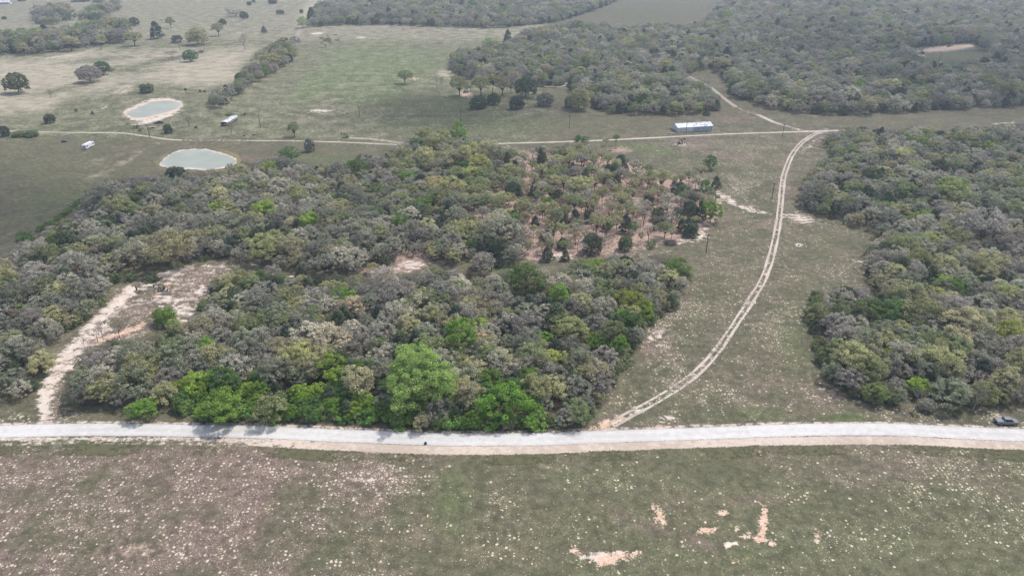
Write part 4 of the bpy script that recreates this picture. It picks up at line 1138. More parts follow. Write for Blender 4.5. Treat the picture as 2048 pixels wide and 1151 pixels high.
for i in range(95):      # young bright growth along the road
    u = rnd.uniform(350, 1075); v = rnd.uniform(752, 838) + 6 * math.sin(u / 60)
    x, y, z = G(u, v + 4)
    add_tree('green', x, y, rnd.uniform(.34, .62), rnd.uniform(.34, .62), 'green', None, None, "near wood")
# low brush in the middle of the upper pasture and small cedars of the upper clumps
for i in range(26):
    u, v = 655 + rnd.gauss(0, 9), 82 + rnd.gauss(0, 4)
    x, y, z = G(u, v); add_tree('shrub', x, y, rnd.uniform(.8, 1.4), rnd.uniform(.5, .9), 'shrub', 2, None, "upper pasture")
for i in range(34):
    u, v = 150 + rnd.gauss(0, 14), 32 + rnd.gauss(0, 5)
    x, y, z = G(u, v); add_tree('shrub', x, y, rnd.uniform(.8, 1.6), rnd.uniform(.8, 1.5), 'shrub', 1, None, "upper clumps' gap")

# ------------------------------------------------------------------ make the trees: the largest in the picture one by one, the rest as one object per kind
ORD1 = ["", "first", "second", "third", "fourth", "fifth", "sixth", "seventh", "eighth", "ninth", "tenth", "eleventh", "twelfth", "thirteenth", "fourteenth", "fifteenth", "sixteenth", "seventeenth", "eighteenth", "nineteenth"]
TENS = ["", "", "twenty", "thirty", "forty", "fifty", "sixty", "seventy", "eighty", "ninety"]
def ordinal(n):
    if n < 20: return ORD1[n]
    if n % 10: return TENS[n // 10] + "-" + ORD1[n % 10]
    return TENS[n // 10][:-1] + "ieth"

MAXN = {'grey': 300, 'leaf': 295, 'cedar': 290, 'green': 290, 'bare': 290, 'shrub': 295}
rest = {}
indiv = []
for t in TREES:
    u, v, d = P(t['x'], t['y'], t['z'] + 4)
    t['u'], t['v'], t['d'] = float(u), float(v), float(d)
for kind in KIND:
    ts = [t for t in TREES if t['kind'] == kind]
    infr = lambda t: -40 < t['u'] < 2090 and t['v'] > -20
    ts.sort(key=lambda t: (t['label'] is None, not infr(t), t['d'] / (t['sx'] * SIZE[t['shape']][0])))
    take = [t for t in ts[:MAXN[kind]] if t['label'] or infr(t)]
    ids = set(map(id, take))
    indiv += take
    rest[kind] = [t for t in ts if id(t) not in ids]

# labels by row and place in the row
byz = {}
for t in indiv:
    if not t['label']: byz.setdefault(t['zone'], []).append(t)
for zn, ts in byz.items():
    step = 12.0 if zn not in ("far wood", "top wood") else 25.0
    ymin = min(t['y'] for t in ts)
    rows = {}
    for t in ts: rows.setdefault((int((t['y'] - ymin) / step), t['kind']), []).append(t)
    for (rw, kind), rs in rows.items():
        rs.sort(key=lambda t: t['u'])
        noun = KIND[kind][1]
        row = ordinal(rw + 1) + " row"
        for i, t in enumerate(rs):
            wd = t['word'] or TONES[KIND[kind][3]][0][1]
            if noun.split()[0] in ("green", "bare"): wd2 = wd
            t['label'] = f"{wd} {noun}, {ordinal(i + 1)} such from left in {row} of the {zn}"

FIRST = {}
for t in indiv:
    name, noun, cat, fam, shapes, group = KIND[t['kind']]
    crown, trunk = SHAPE[t['shape']][t['var']][:2]
    scl = (t['sx'], t['sx'], t['sz'])
    if t['d'] < 430:
        key = (t['shape'], t['var'])
        root = bpy.data.objects.new(name, None); root.empty_display_size = .5
        COL.objects.link(root)
        root.location = (t['x'], t['y'], t['z']); root.rotation_euler = (0, 0, t['rot']); root.scale = scl
        if key in FIRST: c, k = FIRST[key][0].copy(), FIRST[key][1].copy()
        else:
            c, k = bpy.data.objects.new("crown", crown), bpy.data.objects.new("trunk", trunk); FIRST[key] = (c, k)
        for o in (c, k): COL.objects.link(o); o.parent = root
        c.color = (*[min(.8, q * GAIN) for q in t['col']], 1)
    else:
        root = bpy.data.objects.new(name, whole(t['shape'], t['var']))
        COL.objects.link(root)
        root.location = (t['x'], t['y'], t['z']); root.rotation_euler = (0, 0, t['rot']); root.scale = scl
        root.color = (*[min(.8, q * GAIN) for q in t['col']], 1)
    tag(root, t['label'], cat, group)

def scatter(name, protos, recs, label, cat, kind="stuff"):
    """One object whose points each carry a copy of a shape (geometry nodes)."""
    pc = bpy.data.collections.new(name + "_shapes")
    for i, me_ in enumerate(protos):
        o = bpy.data.objects.new("%s_shape_%02d" % (name, i), me_); pc.objects.link(o)
    me_ = bpy.data.meshes.new(name)
    n = len(recs)
    me_.vertices.add(n)
    me_.vertices.foreach_set("co", np.array([r[0] for r in recs], np.float32).ravel())
    for nm, typ, k in (("turn", 'FLOAT_VECTOR', 1), ("size", 'FLOAT_VECTOR', 2)):
        at = me_.attributes.new(nm, typ, 'POINT'); at.data.foreach_set("vector", np.array([r[k] for r in recs], np.float32).ravel())
    at = me_.attributes.new("which", 'INT', 'POINT'); at.data.foreach_set("value", np.array([r[3] for r in recs], np.int32))
    for m_ in protos[0].materials: me_.materials.append(m_)
    o = bpy.data.objects.new(name, me_); COL.objects.link(o)
    ng = bpy.data.node_groups.new(name, "GeometryNodeTree")
    ng.interface.new_socket(name="Geometry", in_out='INPUT', socket_type='NodeSocketGeometry')
    ng.interface.new_socket(name="Geometry", in_out='OUTPUT', socket_type='NodeSocketGeometry')
    N = ng.nodes; gi, go = N.new("NodeGroupInput"), N.new("NodeGroupOutput")
    ci = N.new("GeometryNodeCollectionInfo"); ci.inputs["Collection"].default_value = pc
    ci.inputs["Separate Children"].default_value = True; ci.inputs["Reset Children"].default_value = True
    ip = N.new("GeometryNodeInstanceOnPoints"); ip.inputs["Pick Instance"].default_value = True
    ng.links.new(gi.outputs[0], ip.inputs["Points"]); ng.links.new(ci.outputs[0], ip.inputs["Instance"])
    for nm, typ, sock in (("turn", 'FLOAT_VECTOR', "Rotation"), ("size", 'FLOAT_VECTOR', "Scale"), ("which", 'INT', "Instance Index")):
        na = N.new("GeometryNodeInputNamedAttribute"); na.data_type = typ; na.inputs["Name"].default_value = nm
        ng.links.new(na.outputs["Attribute"], ip.inputs[sock])
    ng.links.new(ip.outputs[0], go.inputs[0])
    md_ = o.modifiers.new("scatter", 'NODES'); md_.node_group = ng
    return tag(o, label, cat, kind=kind)

RESTNAME = {'grey': ("oak_woods", "mass of grey budding oaks filling the distant woods", "wood"), 'leaf': ("leafing_oak_woods", "olive leafing oaks scattered through the distant woods", "wood"),
            'cedar': ("cedar_woods", "dark cedars scattered through the distant woods", "wood"), 'green': ("green_tree_woods", "few fresh green trees among the distant woods", "wood"),
            'bare': ("bare_tree_woods", "leafless trees among the distant woods", "wood"), 'shrub': ("distant_shrubs", "small shrubs dotted over the distant pasture", "shrubs")}
for kind, ts in rest.items():
    if len(ts) < 2: continue
    shapes = sorted({t['shape'] for t in ts})
    protos, base = [], {}
    for s_ in shapes:
        base[s_] = len(protos)
        for i in range(NVAR[s_]): protos.append(whole(s_, i, KIND[kind][3]))
    recs = [((t['x'], t['y'], t['z']), (0, 0, t['rot']), (t['sx'], t['sx'], t['sz']), base[t['shape']] + t['var']) for t in ts]
    nm, lb, ct = RESTNAME[kind]
    scatter(nm, protos, recs, lb, ct)

# ------------------------------------------------------------------ thin clouds high overhead (their soft shade lies on parts of the fields)
ct = NT("thin_cloud")
_d = ct.n("BsdfDiffuse"); _d.inputs[0].default_value = (.85, .86, .88, 1)
_t = ct.n("BsdfTransparent"); _mx = ct.n("MixShader")
ct.l(ct.ss(ct.noise(ct.obj(), .012, 4), .35, .7, .06, .26), _mx.inputs[0]); ct.l(_t.outputs[0], _mx.inputs[1]); ct.l(_d.outputs[0], _mx.inputs[2])
ct.done(_mx.outputs[0])
def cloud(u, v, rx, ry, label, seed):
    gx_, gy_, _ = G(u, v)
    Hc = 620.0
    c0 = Vector((gx_, gy_, 0)) + sdir * (Hc / sdir.z)
    rg = random.Random(seed)
    import bmesh
    bm = bmesh.new()
    for k in range(9):
        a = rg.uniform(0, 6.28); f = 0 if k == 0 else rg.uniform(.35, .75)
        sx_ = rx * rg.uniform(.35, .6); sy_ = ry * rg.uniform(.35, .6)
        bmesh.ops.create_icosphere(bm, subdivisions=3, radius=1.0, matrix=Matrix.Translation((rx * f * math.cos(a), ry * f * math.sin(a), rg.uniform(-4, 8))) @ Matrix.Diagonal((sx_, sy_, rg.uniform(14, 26), 1)))
    me_ = bpy.data.meshes.new("cloud"); bm.to_mesh(me_); bm.free(); me_.materials.append(ct.m)
    o = bpy.data.objects.new("cloud", me_); COL.objects.link(o); o.location = c0
    return tag(o, label, "cloud", kind="stuff")
cloud(40, 400, 75, 80, "thin cloud shading the left pasture", 3)
cloud(890, 222, 130, 60, "thin cloud shading the middle of the upper pasture", 5)
cloud(1850, 120, 260, 240, "thin cloud shading the far wood", 8)

# ------------------------------------------------------------------ haze
hz = NT("haze_air")
pv = hz.n("VolumePrincipled")
pv.inputs["Color"].default_value = (.74, .85, 1.0, 1)
pv.inputs["Density"].default_value = HAZE
pv.inputs["Anisotropy"].default_value = .2
hz.l(pv.outputs[0], hz.out.inputs["Volume"])
hzo = MB().box(-9300, 9300, -600, 9300, -4, 127).build("haze", hz.m)
tag(hzo, "pale haze that fades the far woods and fields", "haze", kind="stuff")

# ------------------------------------------------------------------ buildings, vehicles, oil pumps, poles, fences
MM = {}
def pm(name, col, rough=.7, spec=.3, metal=0.0, var=.15, scale=1.5):
    if name not in MM: MM[name] = simple(name, col, rough, spec, metal, var, scale)
    return MM[name]
def metal_sheet(name, a, b, axis_scale=3.0, rust=0.0):
    t = NT(name)
    p = t.obj()
    sx = t.n("SeparateXYZ"); t.put(sx.inputs[0], p)
    rib = t.math('SINE', t.math('MULTIPLY', sx.outputs[0], axis_scale * 6.283))
    n = t.noise(p, .5, 4, .6); n2 = t.noise(p, 3, 3)
    col = t.mix(t.ss(n, .42, .58), a, b)
    if rust: col = t.mix(t.ss(n2, .62, .72, 0, rust), col, (.25, .13, .07))
    return t.done(t.bsdf(col, .45, .4, .25, bump=rib, bstr=.5, bdist=.03))
WHITE = metal_sheet("white_roof_sheet", (.46, .47, .49), (.56, .57, .585))
STRIPED = NT("patched_roof_sheet")
_p = STRIPED.obj(); _s = STRIPED.n("SeparateXYZ"); STRIPED.put(_s.inputs[0], _p)
_c = STRIPED.n("CombineXYZ"); STRIPED.l(STRIPED.math('FLOOR', STRIPED.math('MULTIPLY', _s.outputs[0], 1.1)), _c.inputs[0]); STRIPED.l(STRIPED.math('MULTIPLY', _s.outputs[1], .22), _c.inputs[1])
_n = STRIPED.noise(_c.outputs[0], 2.3, 1)
STRIPED = STRIPED.done(STRIPED.bsdf(STRIPED.mix(STRIPED.ss(_n, .47, .53), (.20, .24, .30), (.52, .54, .58)), .45, .4, .2))
BLUE = metal_sheet("blue_grey_wall_sheet", (.34, .39, .46), (.45, .50, .57), 2.2)
WALLW = metal_sheet("white_wall_sheet", (.66, .68, .70), (.76, .78, .80), 2.2)
SHEDR = metal_sheet("worn_shed_roof", (.78, .78, .76), (.28, .27, .25), 2.0, .5)
STEEL = pm("dark_steel", (.035, .033, .035), .6, .4, .3)
RUST = pm("rusty_steel", (.11, .055, .035), .8, .2, .1, .4, 3)
BLACK = pm("black_rubber", (.02, .02, .02), .8)
GLASS = pm("dark_glass", (.02, .025, .03), .12, .6)
WOODP = pm("weathered_pole_wood", (.085, .068, .052), .9, .1, 0, .3, 2)
FENCEW = pm("grey_fence_wood", (.15, .13, .11), .9, .1, 0, .3, 3)
PALEC = pm("pale_concrete", (.45, .42, .38), .9, .1)

# metal barn with a gabled roof, white left half and blue-grey patched right half
bx0, by0, bz0 = G(1355.0, 264.2); bx1, by1, bz1 = G(1423.6, 262.4)
BL = math.hypot(bx1 - bx0, by1 - by0); brz = math.atan2(by1 - by0, bx1 - bx0)
barn = empty("metal_barn", (bx0, by0, min(bz0, bz1) - .1), brz, label="long metal barn, white left half and patched blue-grey right half, beside the farm track", cat="barn")
BD, BH, BR, XM = 9.5, 3.9, 1.55, BL * .455
def wall_with(mb, x0, x1, y, h, th=.12): return mb.box(x0, x1, y, y + th, 0, h)
m = MB(); m.box(0, XM, 0, .12, 0, BH); m.box(0, .12, .12, BD, 0, BH); m.box(.12, XM, BD - .12, BD, 0, BH); m.prism([(0, 0)] , 0, 0) if False else None
m.build("wall", WALLW, barn)
m = MB(); m.box(XM, BL, .01, .13, 0, BH); m.box(BL - .12, BL, .13, BD, 0, BH); m.box(XM, BL - .12, BD - .12, BD, 0, BH)
tag(m.build("wall", BLUE, barn), "blue-grey right half of the wall")
for xx, mt in ((.01, WALLW), (BL - .13, BLUE)):     # gable ends
    MB().add([(xx, 0, BH), (xx, BD, BH), (xx, BD / 2, BH + BR), (xx + .12, 0, BH), (xx + .12, BD, BH), (xx + .12, BD / 2, BH + BR)], [(0, 1, 2), (3, 5, 4), (0, 3, 4, 1), (1, 4, 5, 2), (0, 2, 5, 3)]).build("gable", mt, barn)
def roof_sheet(x0, x1, mt, lab):
    o_ = .45
    k = BR / (BD / 2)
    for s0 in (0, 1):
        ya, yb = (-o_, BD / 2) if s0 == 0 else (BD + o_, BD / 2)
        za, zb = BH - o_ * k + .04, BH + BR + .04
        MB().add([(x0, ya, za), (x1, ya, za), (x1, yb, zb), (x0, yb, zb), (x0, ya, za + .07), (x1, ya, za + .07), (x1, yb, zb + .07), (x0, yb, zb + .07)],
                 [(0, 1, 2, 3), (4, 7, 6, 5), (0, 4, 5, 1), (1, 5, 6, 2), (2, 6, 7, 3), (3, 7, 4, 0)]).build("roof", mt, barn)["label"] = lab
roof_sheet(-.4, XM, WHITE, "white roof half")
roof_sheet(XM, BL + .5, STRIPED, "patched blue-grey roof half")
MB().box(-.42, BL + .52, BD / 2 - .18, BD / 2 + .18, BH + BR + .08, BH + BR + .17).build("ridge_cap", WHITE, barn)
fr = MB()
for i in range(1, 6): fr.box(XM + i * (BL - XM) / 6 - .04, XM + i * (BL - XM) / 6 + .04, -.03, .01, 0, BH - .15)
fr.build("wall_rib", BLUE, barn)
MB().box(XM * .35, XM * .35 + 3.4, -.05, 0, 0, 3.2).build("door", WALLW, barn)

# open-sided shed, seen end-on
sx0, sy0, sz0 = G(449.5, 252); sx1, sy1, sz1 = G(470, 239.5)
srz = math.atan2(sy1 - sy0, sx1 - sx0); SLn = min(24, math.hypot(sx1 - sx0, sy1 - sy0))
shed = empty("open_shed", (sx0, sy0, sz0), srz, label="long low open shed with worn white roof beside the cattle pens", cat="shed")
SW = 4.6
for i in range(5):
    for yy in (-SW / 2 + .1, SW / 2 - .1):
        MB().box(i * SLn / 4 - .08, i * SLn / 4 + .08, yy - .08, yy + .08, -.2, 2.45).build("post", WOODP, shed)
MB().box(0.1, SLn, -SW / 2 - .02, -SW / 2 + .03, .9, 2.4).build("side_panel", pm("shed_side_sheet", (.30, .29, .27), .6), shed)
MB().box(0.1, SLn, SW / 2 - .03, SW / 2 + .02, .2, 2.4).build("side_panel", pm("shed_side_sheet", (.30, .29, .27), .6), shed)
MB().prism([(-SW / 2 - .3, 2.5), (-SW * .3, 2.95), (0, 3.1), (SW * .3, 2.95), (SW / 2 + .3, 2.5), (SW / 2 + .3, 2.44), (SW * .3, 2.89), (0, 3.04), (-SW * .3, 2.89), (-SW / 2 - .3, 2.44)], 0, 1)
rp = [(-SW / 2 - .3, 2.5), (-SW * .3, 2.95), (0, 3.1), (SW * .3, 2.95), (SW / 2 + .3, 2.5), (SW / 2 + .3, 2.43), (SW * .3, 2.88), (0, 3.03), (-SW * .3, 2.88), (-SW / 2 - .3, 2.43)]
MB().loft([[(-.4, y, z) for y, z in rp], [(SLn + .4, y, z) for y, z in rp]]).build("roof", SHEDR, shed)
MB().box(.3, SLn - .3, -SW / 2 + .3, SW / 2 - .3, 0, 1.0, .1).build("hay_feed", pm("dark_hay", (.09, .07, .045), .95), shed)

# white caravan
cx0, cy0, cz0 = G(169.5, 299); cx1, cy1, cz1 = G(191.5, 287.5)
crz = math.atan2(cy1 - cy0, cx1 - cx0); CLn = 9.2
CARW = pm("caravan_white", (.70, .71, .73), .4, .4, 0, .05)
car = empty("caravan", (cx0, cy0, cz0), crz, label="white caravan with dark corner windows parked on the left pasture", cat="caravan")
cp = [(0, .45), (CLn, .45), (CLn, 2.2), (CLn - .5, 2.9), (.35, 2.95), (0, 2.5)]
MB().loft([[(x, -1.25, z) for x, z in cp], [(x, 1.25, z) for x, z in cp]]).build("body", CARW, car)
for xa, xb in ((.6, 2.2), (CLn - 2.0, CLn - .7)): MB().box(xa, xb, -1.28, -1.245, 1.35, 2.1, .01).build("window", GLASS, car)
MB().box(3.9, 4.6, -1.28, -1.25, .55, 2.4).build("door", pm("caravan_door", (.6, .61, .63), .4), car)
MB().box(-.03, 0, -.9, .9, 1.2, 2.2).build("front_panel", pm("caravan_end_grey", (.30, .31, .34), .5), car)
for yy in (-1.15, 1.15):
    for xx in (4.9, 5.8): MB().tube([(xx, yy - .12, .36), (xx, yy + .12, .36)], .36, 14).build("wheel", BLACK, car)
MB().tube([(-1.3, 0, .45), (0.1, -.6, .5)], .05, 6).tube([(-1.3, 0, .45), (.1, .6, .5)], .05, 6).build("tow_bar", STEEL, car)
MB().box(3, 4.2, -.4, .4, 2.94, 3.15, .05).build("roof_vent", CARW, car)

def pickup(loc, rz, paint, label):
    t = empty("pickup_truck", loc, rz, label=label, cat="pickup")
    L2, W2 = 2.85, .96
    prof = [(-L2, .5), (-L2 + .1, .42), (L2 - .15, .42), (L2, .6), (L2, .95), (L2 - .15, 1.08), (1.45, 1.16), (-L2, 1.14)]
    MB().loft([[(x, -W2, z) for x, z in prof], [(x, -W2 + .06, z) for x, z in prof], [(x, W2 - .06, z) for x, z in prof], [(x, W2, z) for x, z in prof]]).build("body", paint, t)
    cab = MB(); lo = [(-.95, 1.14), (1.5, 1.14)]; hi = [(-.85, 1.82), (.75, 1.84)]
    cab.add([(-.98, -.9, 1.14), (1.5, -.9, 1.14), (1.5, .9, 1.14), (-.98, .9, 1.14), (-.85, -.72, 1.83), (.72, -.72, 1.84), (.72, .72, 1.84), (-.85, .72, 1.83)],
            [(3, 2, 1, 0), (4, 5, 6, 7), (0, 1, 5, 4), (1, 2, 6, 5), (2, 3, 7, 6), (3, 0, 4, 7)]).build("cab", paint, t)
    MB().add([(1.47, -.82, 1.2), (1.47, .82, 1.2), (.80, .68, 1.79), (.80, -.68, 1.79), (1.52, -.82, 1.2), (1.52, .82, 1.2), (.85, .68, 1.8), (.85, -.68, 1.8)], [(0, 1, 2, 3), (4, 7, 6, 5), (0, 4, 5, 1), (1, 5, 6, 2), (2, 6, 7, 3), (3, 7, 4, 0)]).build("windscreen", GLASS, t)
    for sgn in (-1, 1):
        a, b = sgn * .905, sgn * .755
        for xa, xb, xc, xd in ((-.82, .22, .2, -.75), (.3, 1.25, .68, .28)):
            MB().add([(xa, a, 1.2), (xb, a, 1.2), (xc, b, 1.75), (xd, b, 1.75), (xa, a - sgn * .03, 1.2), (xb, a - sgn * .03, 1.2), (xc, b - sgn * .03, 1.75), (xd, b - sgn * .03, 1.75)],
                     [(0, 1, 2, 3), (4, 7, 6, 5), (0, 4, 5, 1), (1, 5, 6, 2), (2, 6, 7, 3), (3, 7, 4, 0)]).build("side_window", GLASS, t)
        MB().box(L2 - .06, L2 + .02, sgn * .72 - .16, sgn * .72 + .16, .72, .92).build("headlight", pm("lamp_glass", (.6, .6, .6), .2), t)
        for xx in (-1.75, 1.85):
            wh = MB().tube([(xx, sgn * (W2 - .2), .39), (xx, sgn * (W2 + .02), .39)], .39, 16).build("wheel", BLACK, t)
            MB().tube([(xx, sgn * (W2 + .01), .39), (xx, sgn * (W2 + .04), .39)], .22, 12).build("rim", pm("wheel_rim", (.35, .35, .36), .4, .5, .6), wh)
    MB().box(-L2 + .12, -1.05, -.82, .82, 1.13, 1.17, .01).build("bed_cover", pm("bed_cover", (.22, .23, .25), .7), t)
    MB().box(L2 - .02, L2 + .08, -.9, .9, .5, .68, .02).build("bumper", STEEL, t)
    MB().box(-L2 - .08, -L2 + .02, -.9, .9, .5, .66, .02).build("bumper", STEEL, t)
    return t
x, y, z = G(2011, 846); pickup((x, y, z + .02), R(-3), pm("grey_paint", (.17, .185, .21), .35, .5, .2, .05), "dark grey pickup truck parked beside the white road at the right edge")
x, y, z = G(318, 247); pickup((x, y, z + .02), R(28), pm("navy_paint", (.035, .045, .09), .35, .5, .2, .05), "dark blue pickup parked by the cattle pens below the pinkish pond")
# flatbed trailer by it
x, y, z = G(306, 255.5)
tr = empty("flatbed_trailer", (x, y, z), R(33), label="small pale flatbed trailer in front of the dark blue pickup", cat="trailer")
MB().box(-2.6, 2.2, -1.0, 1.0, .62, .72).build("deck", pm("grey_planks", (.30, .29, .27), .9), tr)
MB().box(-2.6, -2.5, -1.0, 1.0, .72, 1.3).build("tailboard", pm("white_board", (.6, .62, .58), .6), tr)
MB().tube([(2.2, -.7, .6), (3.5, 0, .5)], .05).tube([(2.2, .7, .6), (3.5, 0, .5)], .05).build("tow_bar", STEEL, tr)
for yy in (-1.05, 1.05):
    for xx in (-.75, .1): MB().tube([(xx, yy - .1, .35), (xx, yy + .1, .35)], .35, 12).build("wheel", BLACK, tr)
# dark covered trailer on the left pasture
x, y, z = G(129, 284)
tc = empty("covered_trailer", (x, y, z), R(8), label="small dark tarp-covered trailer on the pasture left of the white caravan", cat="trailer")
MB().box(-1.7, 1.7, -.85, .85, .4, .75, .03).build("bed", STEEL, tc)
MB().loft([[(-1.7, -.85, .75), (1.7, -.85, .75), (1.7, .85, .75), (-1.7, .85, .75)], [(-1.5, -.5, 1.15), (.6, -.45, 1.2), (.6, .45, 1.2), (-1.5, .5, 1.15)], [(-1.3, -.2, 1.35), (0, -.15, 1.4), (0, .15, 1.4), (-1.3, .2, 1.35)]]).build("tarpaulin", pm("slate_tarp", (.10, .11, .14), .7), tc)
for yy in (-.9, .9): MB().tube([(-.2, yy - .09, .34), (-.2, yy + .09, .34)], .34, 12).build("wheel", BLACK, tc)
MB().tube([(1.7, 0, .45), (2.7, 0, .42)], .05).build("tow_bar", STEEL, tc)

def pumpjack(u, v, rz, sc, mt, label, tilt=8):
    x, y, z = G(u, v)
    t = empty("oil_pumpjack", (x, y, z), rz, label=label, cat="pumpjack", group="pumpjacks standing about the fields")
    t.scale = (sc, sc, sc)
    MB().box(-2.3, 1.5, -.55, .55, .0, .22).build("base", PALEC, t)
    MB().box(-2.1, 1.4, -.42, -.3, .22, .4).box(-2.1, 1.4, .3, .42, .22, .4).build("skid_frame", mt, t)
    p = MB()
    for yy in (-.5, .5):
        p.tube([(-.35, yy, .35), (.25, yy * .15, 3.1)], .09, 6); p.tube([(1.05, yy, .35), (.25, yy * .15, 3.1)], .09, 6)
    p.tube([(0, -.4, 1.2), (0, .4, 1.2)], .05, 5); p.tube([(.6, -.4, 1.2), (.6, .4, 1.2)], .05, 5)
    p.build("samson_post", mt, t)
    a = R(tilt); ca, sa = math.cos(a), math.sin(a)
    def b(x, z): return (.25 + x * ca, z * ca + x * sa + 3.2) if False else (.25 + x * ca - z * sa, 3.25 + x * sa + z * ca)
    wb = MB(); q = [b(-1.9, -.13), b(1.55, -.16), b(1.55, .16), b(-1.9, .13)]
    wb.loft([[(x, -.12, z) for x, z in q], [(x, .12, z) for x, z in q]]).build("walking_beam", mt, t)
    hh = [b(1.5, .25), b(1.95, .4), b(2.25, .15), b(2.35, -.3), b(2.2, -.85), b(1.95, -.95), b(1.8, -.3), b(1.5, -.2)]
    MB().loft([[(x, -.14, z) for x, z in hh], [(x, .14, z) for x, z in hh]]).build("horse_head", mt, t)
    e0 = b(-1.8, 0); cr = MB()
    for yy in (-.38, .38): cr.tube([(e0[0], yy * .6, e0[1]), (-1.35, yy, 1.25)], .05, 5)
    cr.build("pitman_arm", mt, t)
    for yy in (-.45, .45):
        cw = MB(); ring = [(-1.2, 1.0), (-1.0, 1.5), (-1.35, 1.95), (-1.9, 1.75), (-2.0, 1.25), (-1.6, .95)]
        cw.loft([[(x, yy - .09, z) for x, z in ring], [(x, yy + .09, z) for x, z in ring]]).build("counterweight", mt, t)
    MB().box(-1.75, -.95, -.28, .28, .4, 1.25, .06).build("gearbox", mt, t)
    MB().box(-2.9, -2.2, -.3, .3, .15, .85, .08).build("engine", STEEL, t)
    MB().tube([(2.45, 0, 2.4), (2.45, 0, .9)], .03, 5).build("polished_rod", mt, t)
    MB().tube([(2.45, 0, 0), (2.45, 0, .9)], .12, 8).tube([(2.2, 0, .6), (2.7, 0, .6)], .07, 6).build("wellhead", mt, t)
    return t
pumpjack(690, 276, R(172), .95, STEEL, "black pumpjack beside the farm track, left of the bright green tree", 4)
pumpjack(1362, 289, R(12), 1.0, STEEL, "black pumpjack on bare ground below the metal barn", 10)
pumpjack(322, 583, R(196), .85, STEEL, "dark pumpjack with pale tank parts in the sandy clearing", 6)
pumpjack(934, 186, R(20), 1.2, RUST, "rusty red pumpjack half hidden by oaks before the far wood", 8)
pumpjack(1899, 94, R(14), 1.4, RUST, "small rusty pumpjack on the red dirt of the far clearing", 8)
pumpjack(1842, 109, R(200), 1.6, STEEL, "dark pumpjack at the left end of the far clearing", 10)
# abandoned frame by the clearing
x, y, z = G(274, 582)
af = empty("broken_pump_frame", (x, y, z), R(-30), label="upright black post with a fallen beam left of the clearing's pumpjack", cat="pump frame")
MB().tube([(0, 0, -.1), (0, 0, 2.1)], .26, 8).build("post", STEEL, af)
MB().box(-.9, 1.5, -.5, -.3, .25, .42).build("beam", pm("bleached_beam", (.45, .42, .38), .9), af)
MB().box(.2, 1.6, -.2, .4, .0, .35, .04).build("base", RUST, af)
# white tank of the clearing's pump
x, y, z = G(331, 582)
wt = empty("small_tank", (x, y, z), R(20), label="small white tank on the ground right of the clearing's pumpjack", cat="tank")
MB().tube([(-.6, 0, .5), (-.5, 0, .5), (.5, 0, .5), (.6, 0, .5)], [.3, .45, .45, .3], 14).build("barrel", pm("tank_white", (.6, .6, .58), .5), wt)
MB().box(-.45, -.3, -.35, .35, 0, .16).build("cradle", STEEL, wt); MB().box(.3, .45, -.35, .35, 0, .16).build("cradle", STEEL, wt)
# scrap by the two-track
x, y, z = G(1597, 492)
wh_ = empty("wellhead", (x, y, z), R(10), label="small dark capped wellhead amid pale rubble right of the two-rut track", cat="wellhead")
MB().tube([(0, 0, 0), (0, 0, .9)], .16, 8).tube([(-.4, 0, .55), (.4, 0, .55)], .1, 6).build("valve", STEEL, wh_)
MB().box(-.9, .9, -.7, .7, 0, .12, .02).build("base", PALEC, wh_)
MB().tube([(.5, .2, .14), (1.6, .5, .14)], .08, 6).build("pipe", RUST, wh_)

# utility poles
POLES = [(719.5, 234, 9.2, "utility pole with a white can on top in the middle pasture", True), (922, 244.5, 9.0, "utility pole behind the bright green tree of the middle wood", False), (1138.6, 257, 9.2, "utility pole on the pasture left of the metal barn", False),
         (521, 256, 9.8, "utility pole right of the long open shed", False), (300.5, 278, 9.4, "utility pole where the farm track passes the cattle pens", False), (1372, 265.5, 8.0, "utility pole in front of the metal barn's white half", False),
         (1564.5, 273, 8.4, "utility pole above the track fork right of the barn", False), (1543.5, 398, 8.6, "utility pole just left of the two-rut track's upper bend", False), (1412, 505, 8.6, "utility pole at the bare sandy corner of the grove", False),
         (983.3, 542, 8.2, "utility pole on the grass strip between near and middle wood", False), (1415, 182, 8.2, "utility pole beside the side track in the far wood's gap", False), (1877, 125, 10.5, "utility pole in the far clearing with red dirt", False), (533, 531, 3.0, "short pole with a white top between near and middle wood", True)]
pole0 = None
for u, v, h, lab, can in POLES:
    x, y, z = G(u, v)
    t = empty("utility_pole", (x, y, z), R(10 + (u * 7) % 30), label=lab, cat="utility pole", group="utility poles along the power line")
    if pole0 is None:
        pole0 = MB().tube([(0, 0, -.3), (0, 0, 5), (-.06, 0, 9)], [.19, .16, .12], 8).mesh("pole", WOODP)
        arm0 = MB().box(-.9, .9, -.06, .06, 8.35, 8.47).mesh("crossarm", WOODP)
        can0 = MB().tube([(.28, 0, 7.7), (.28, 0, 7.75), (.28, 0, 8.6), (.28, 0, 8.65)], [.2, .3, .3, .2], 12).mesh("transformer_can", pm("can_white", (.7, .7, .7), .5))
    for nm_, me_ in (("pole", pole0), ("crossarm", arm0)) + ((("transformer_can", can0),) if can else ()):
        o = bpy.data.objects.new(nm_, me_); COL.objects.link(o); o.parent = t
    t.scale = (1, 1, h / 9.0)
    if h < 4: t.scale = (.7, .7, h / 9)

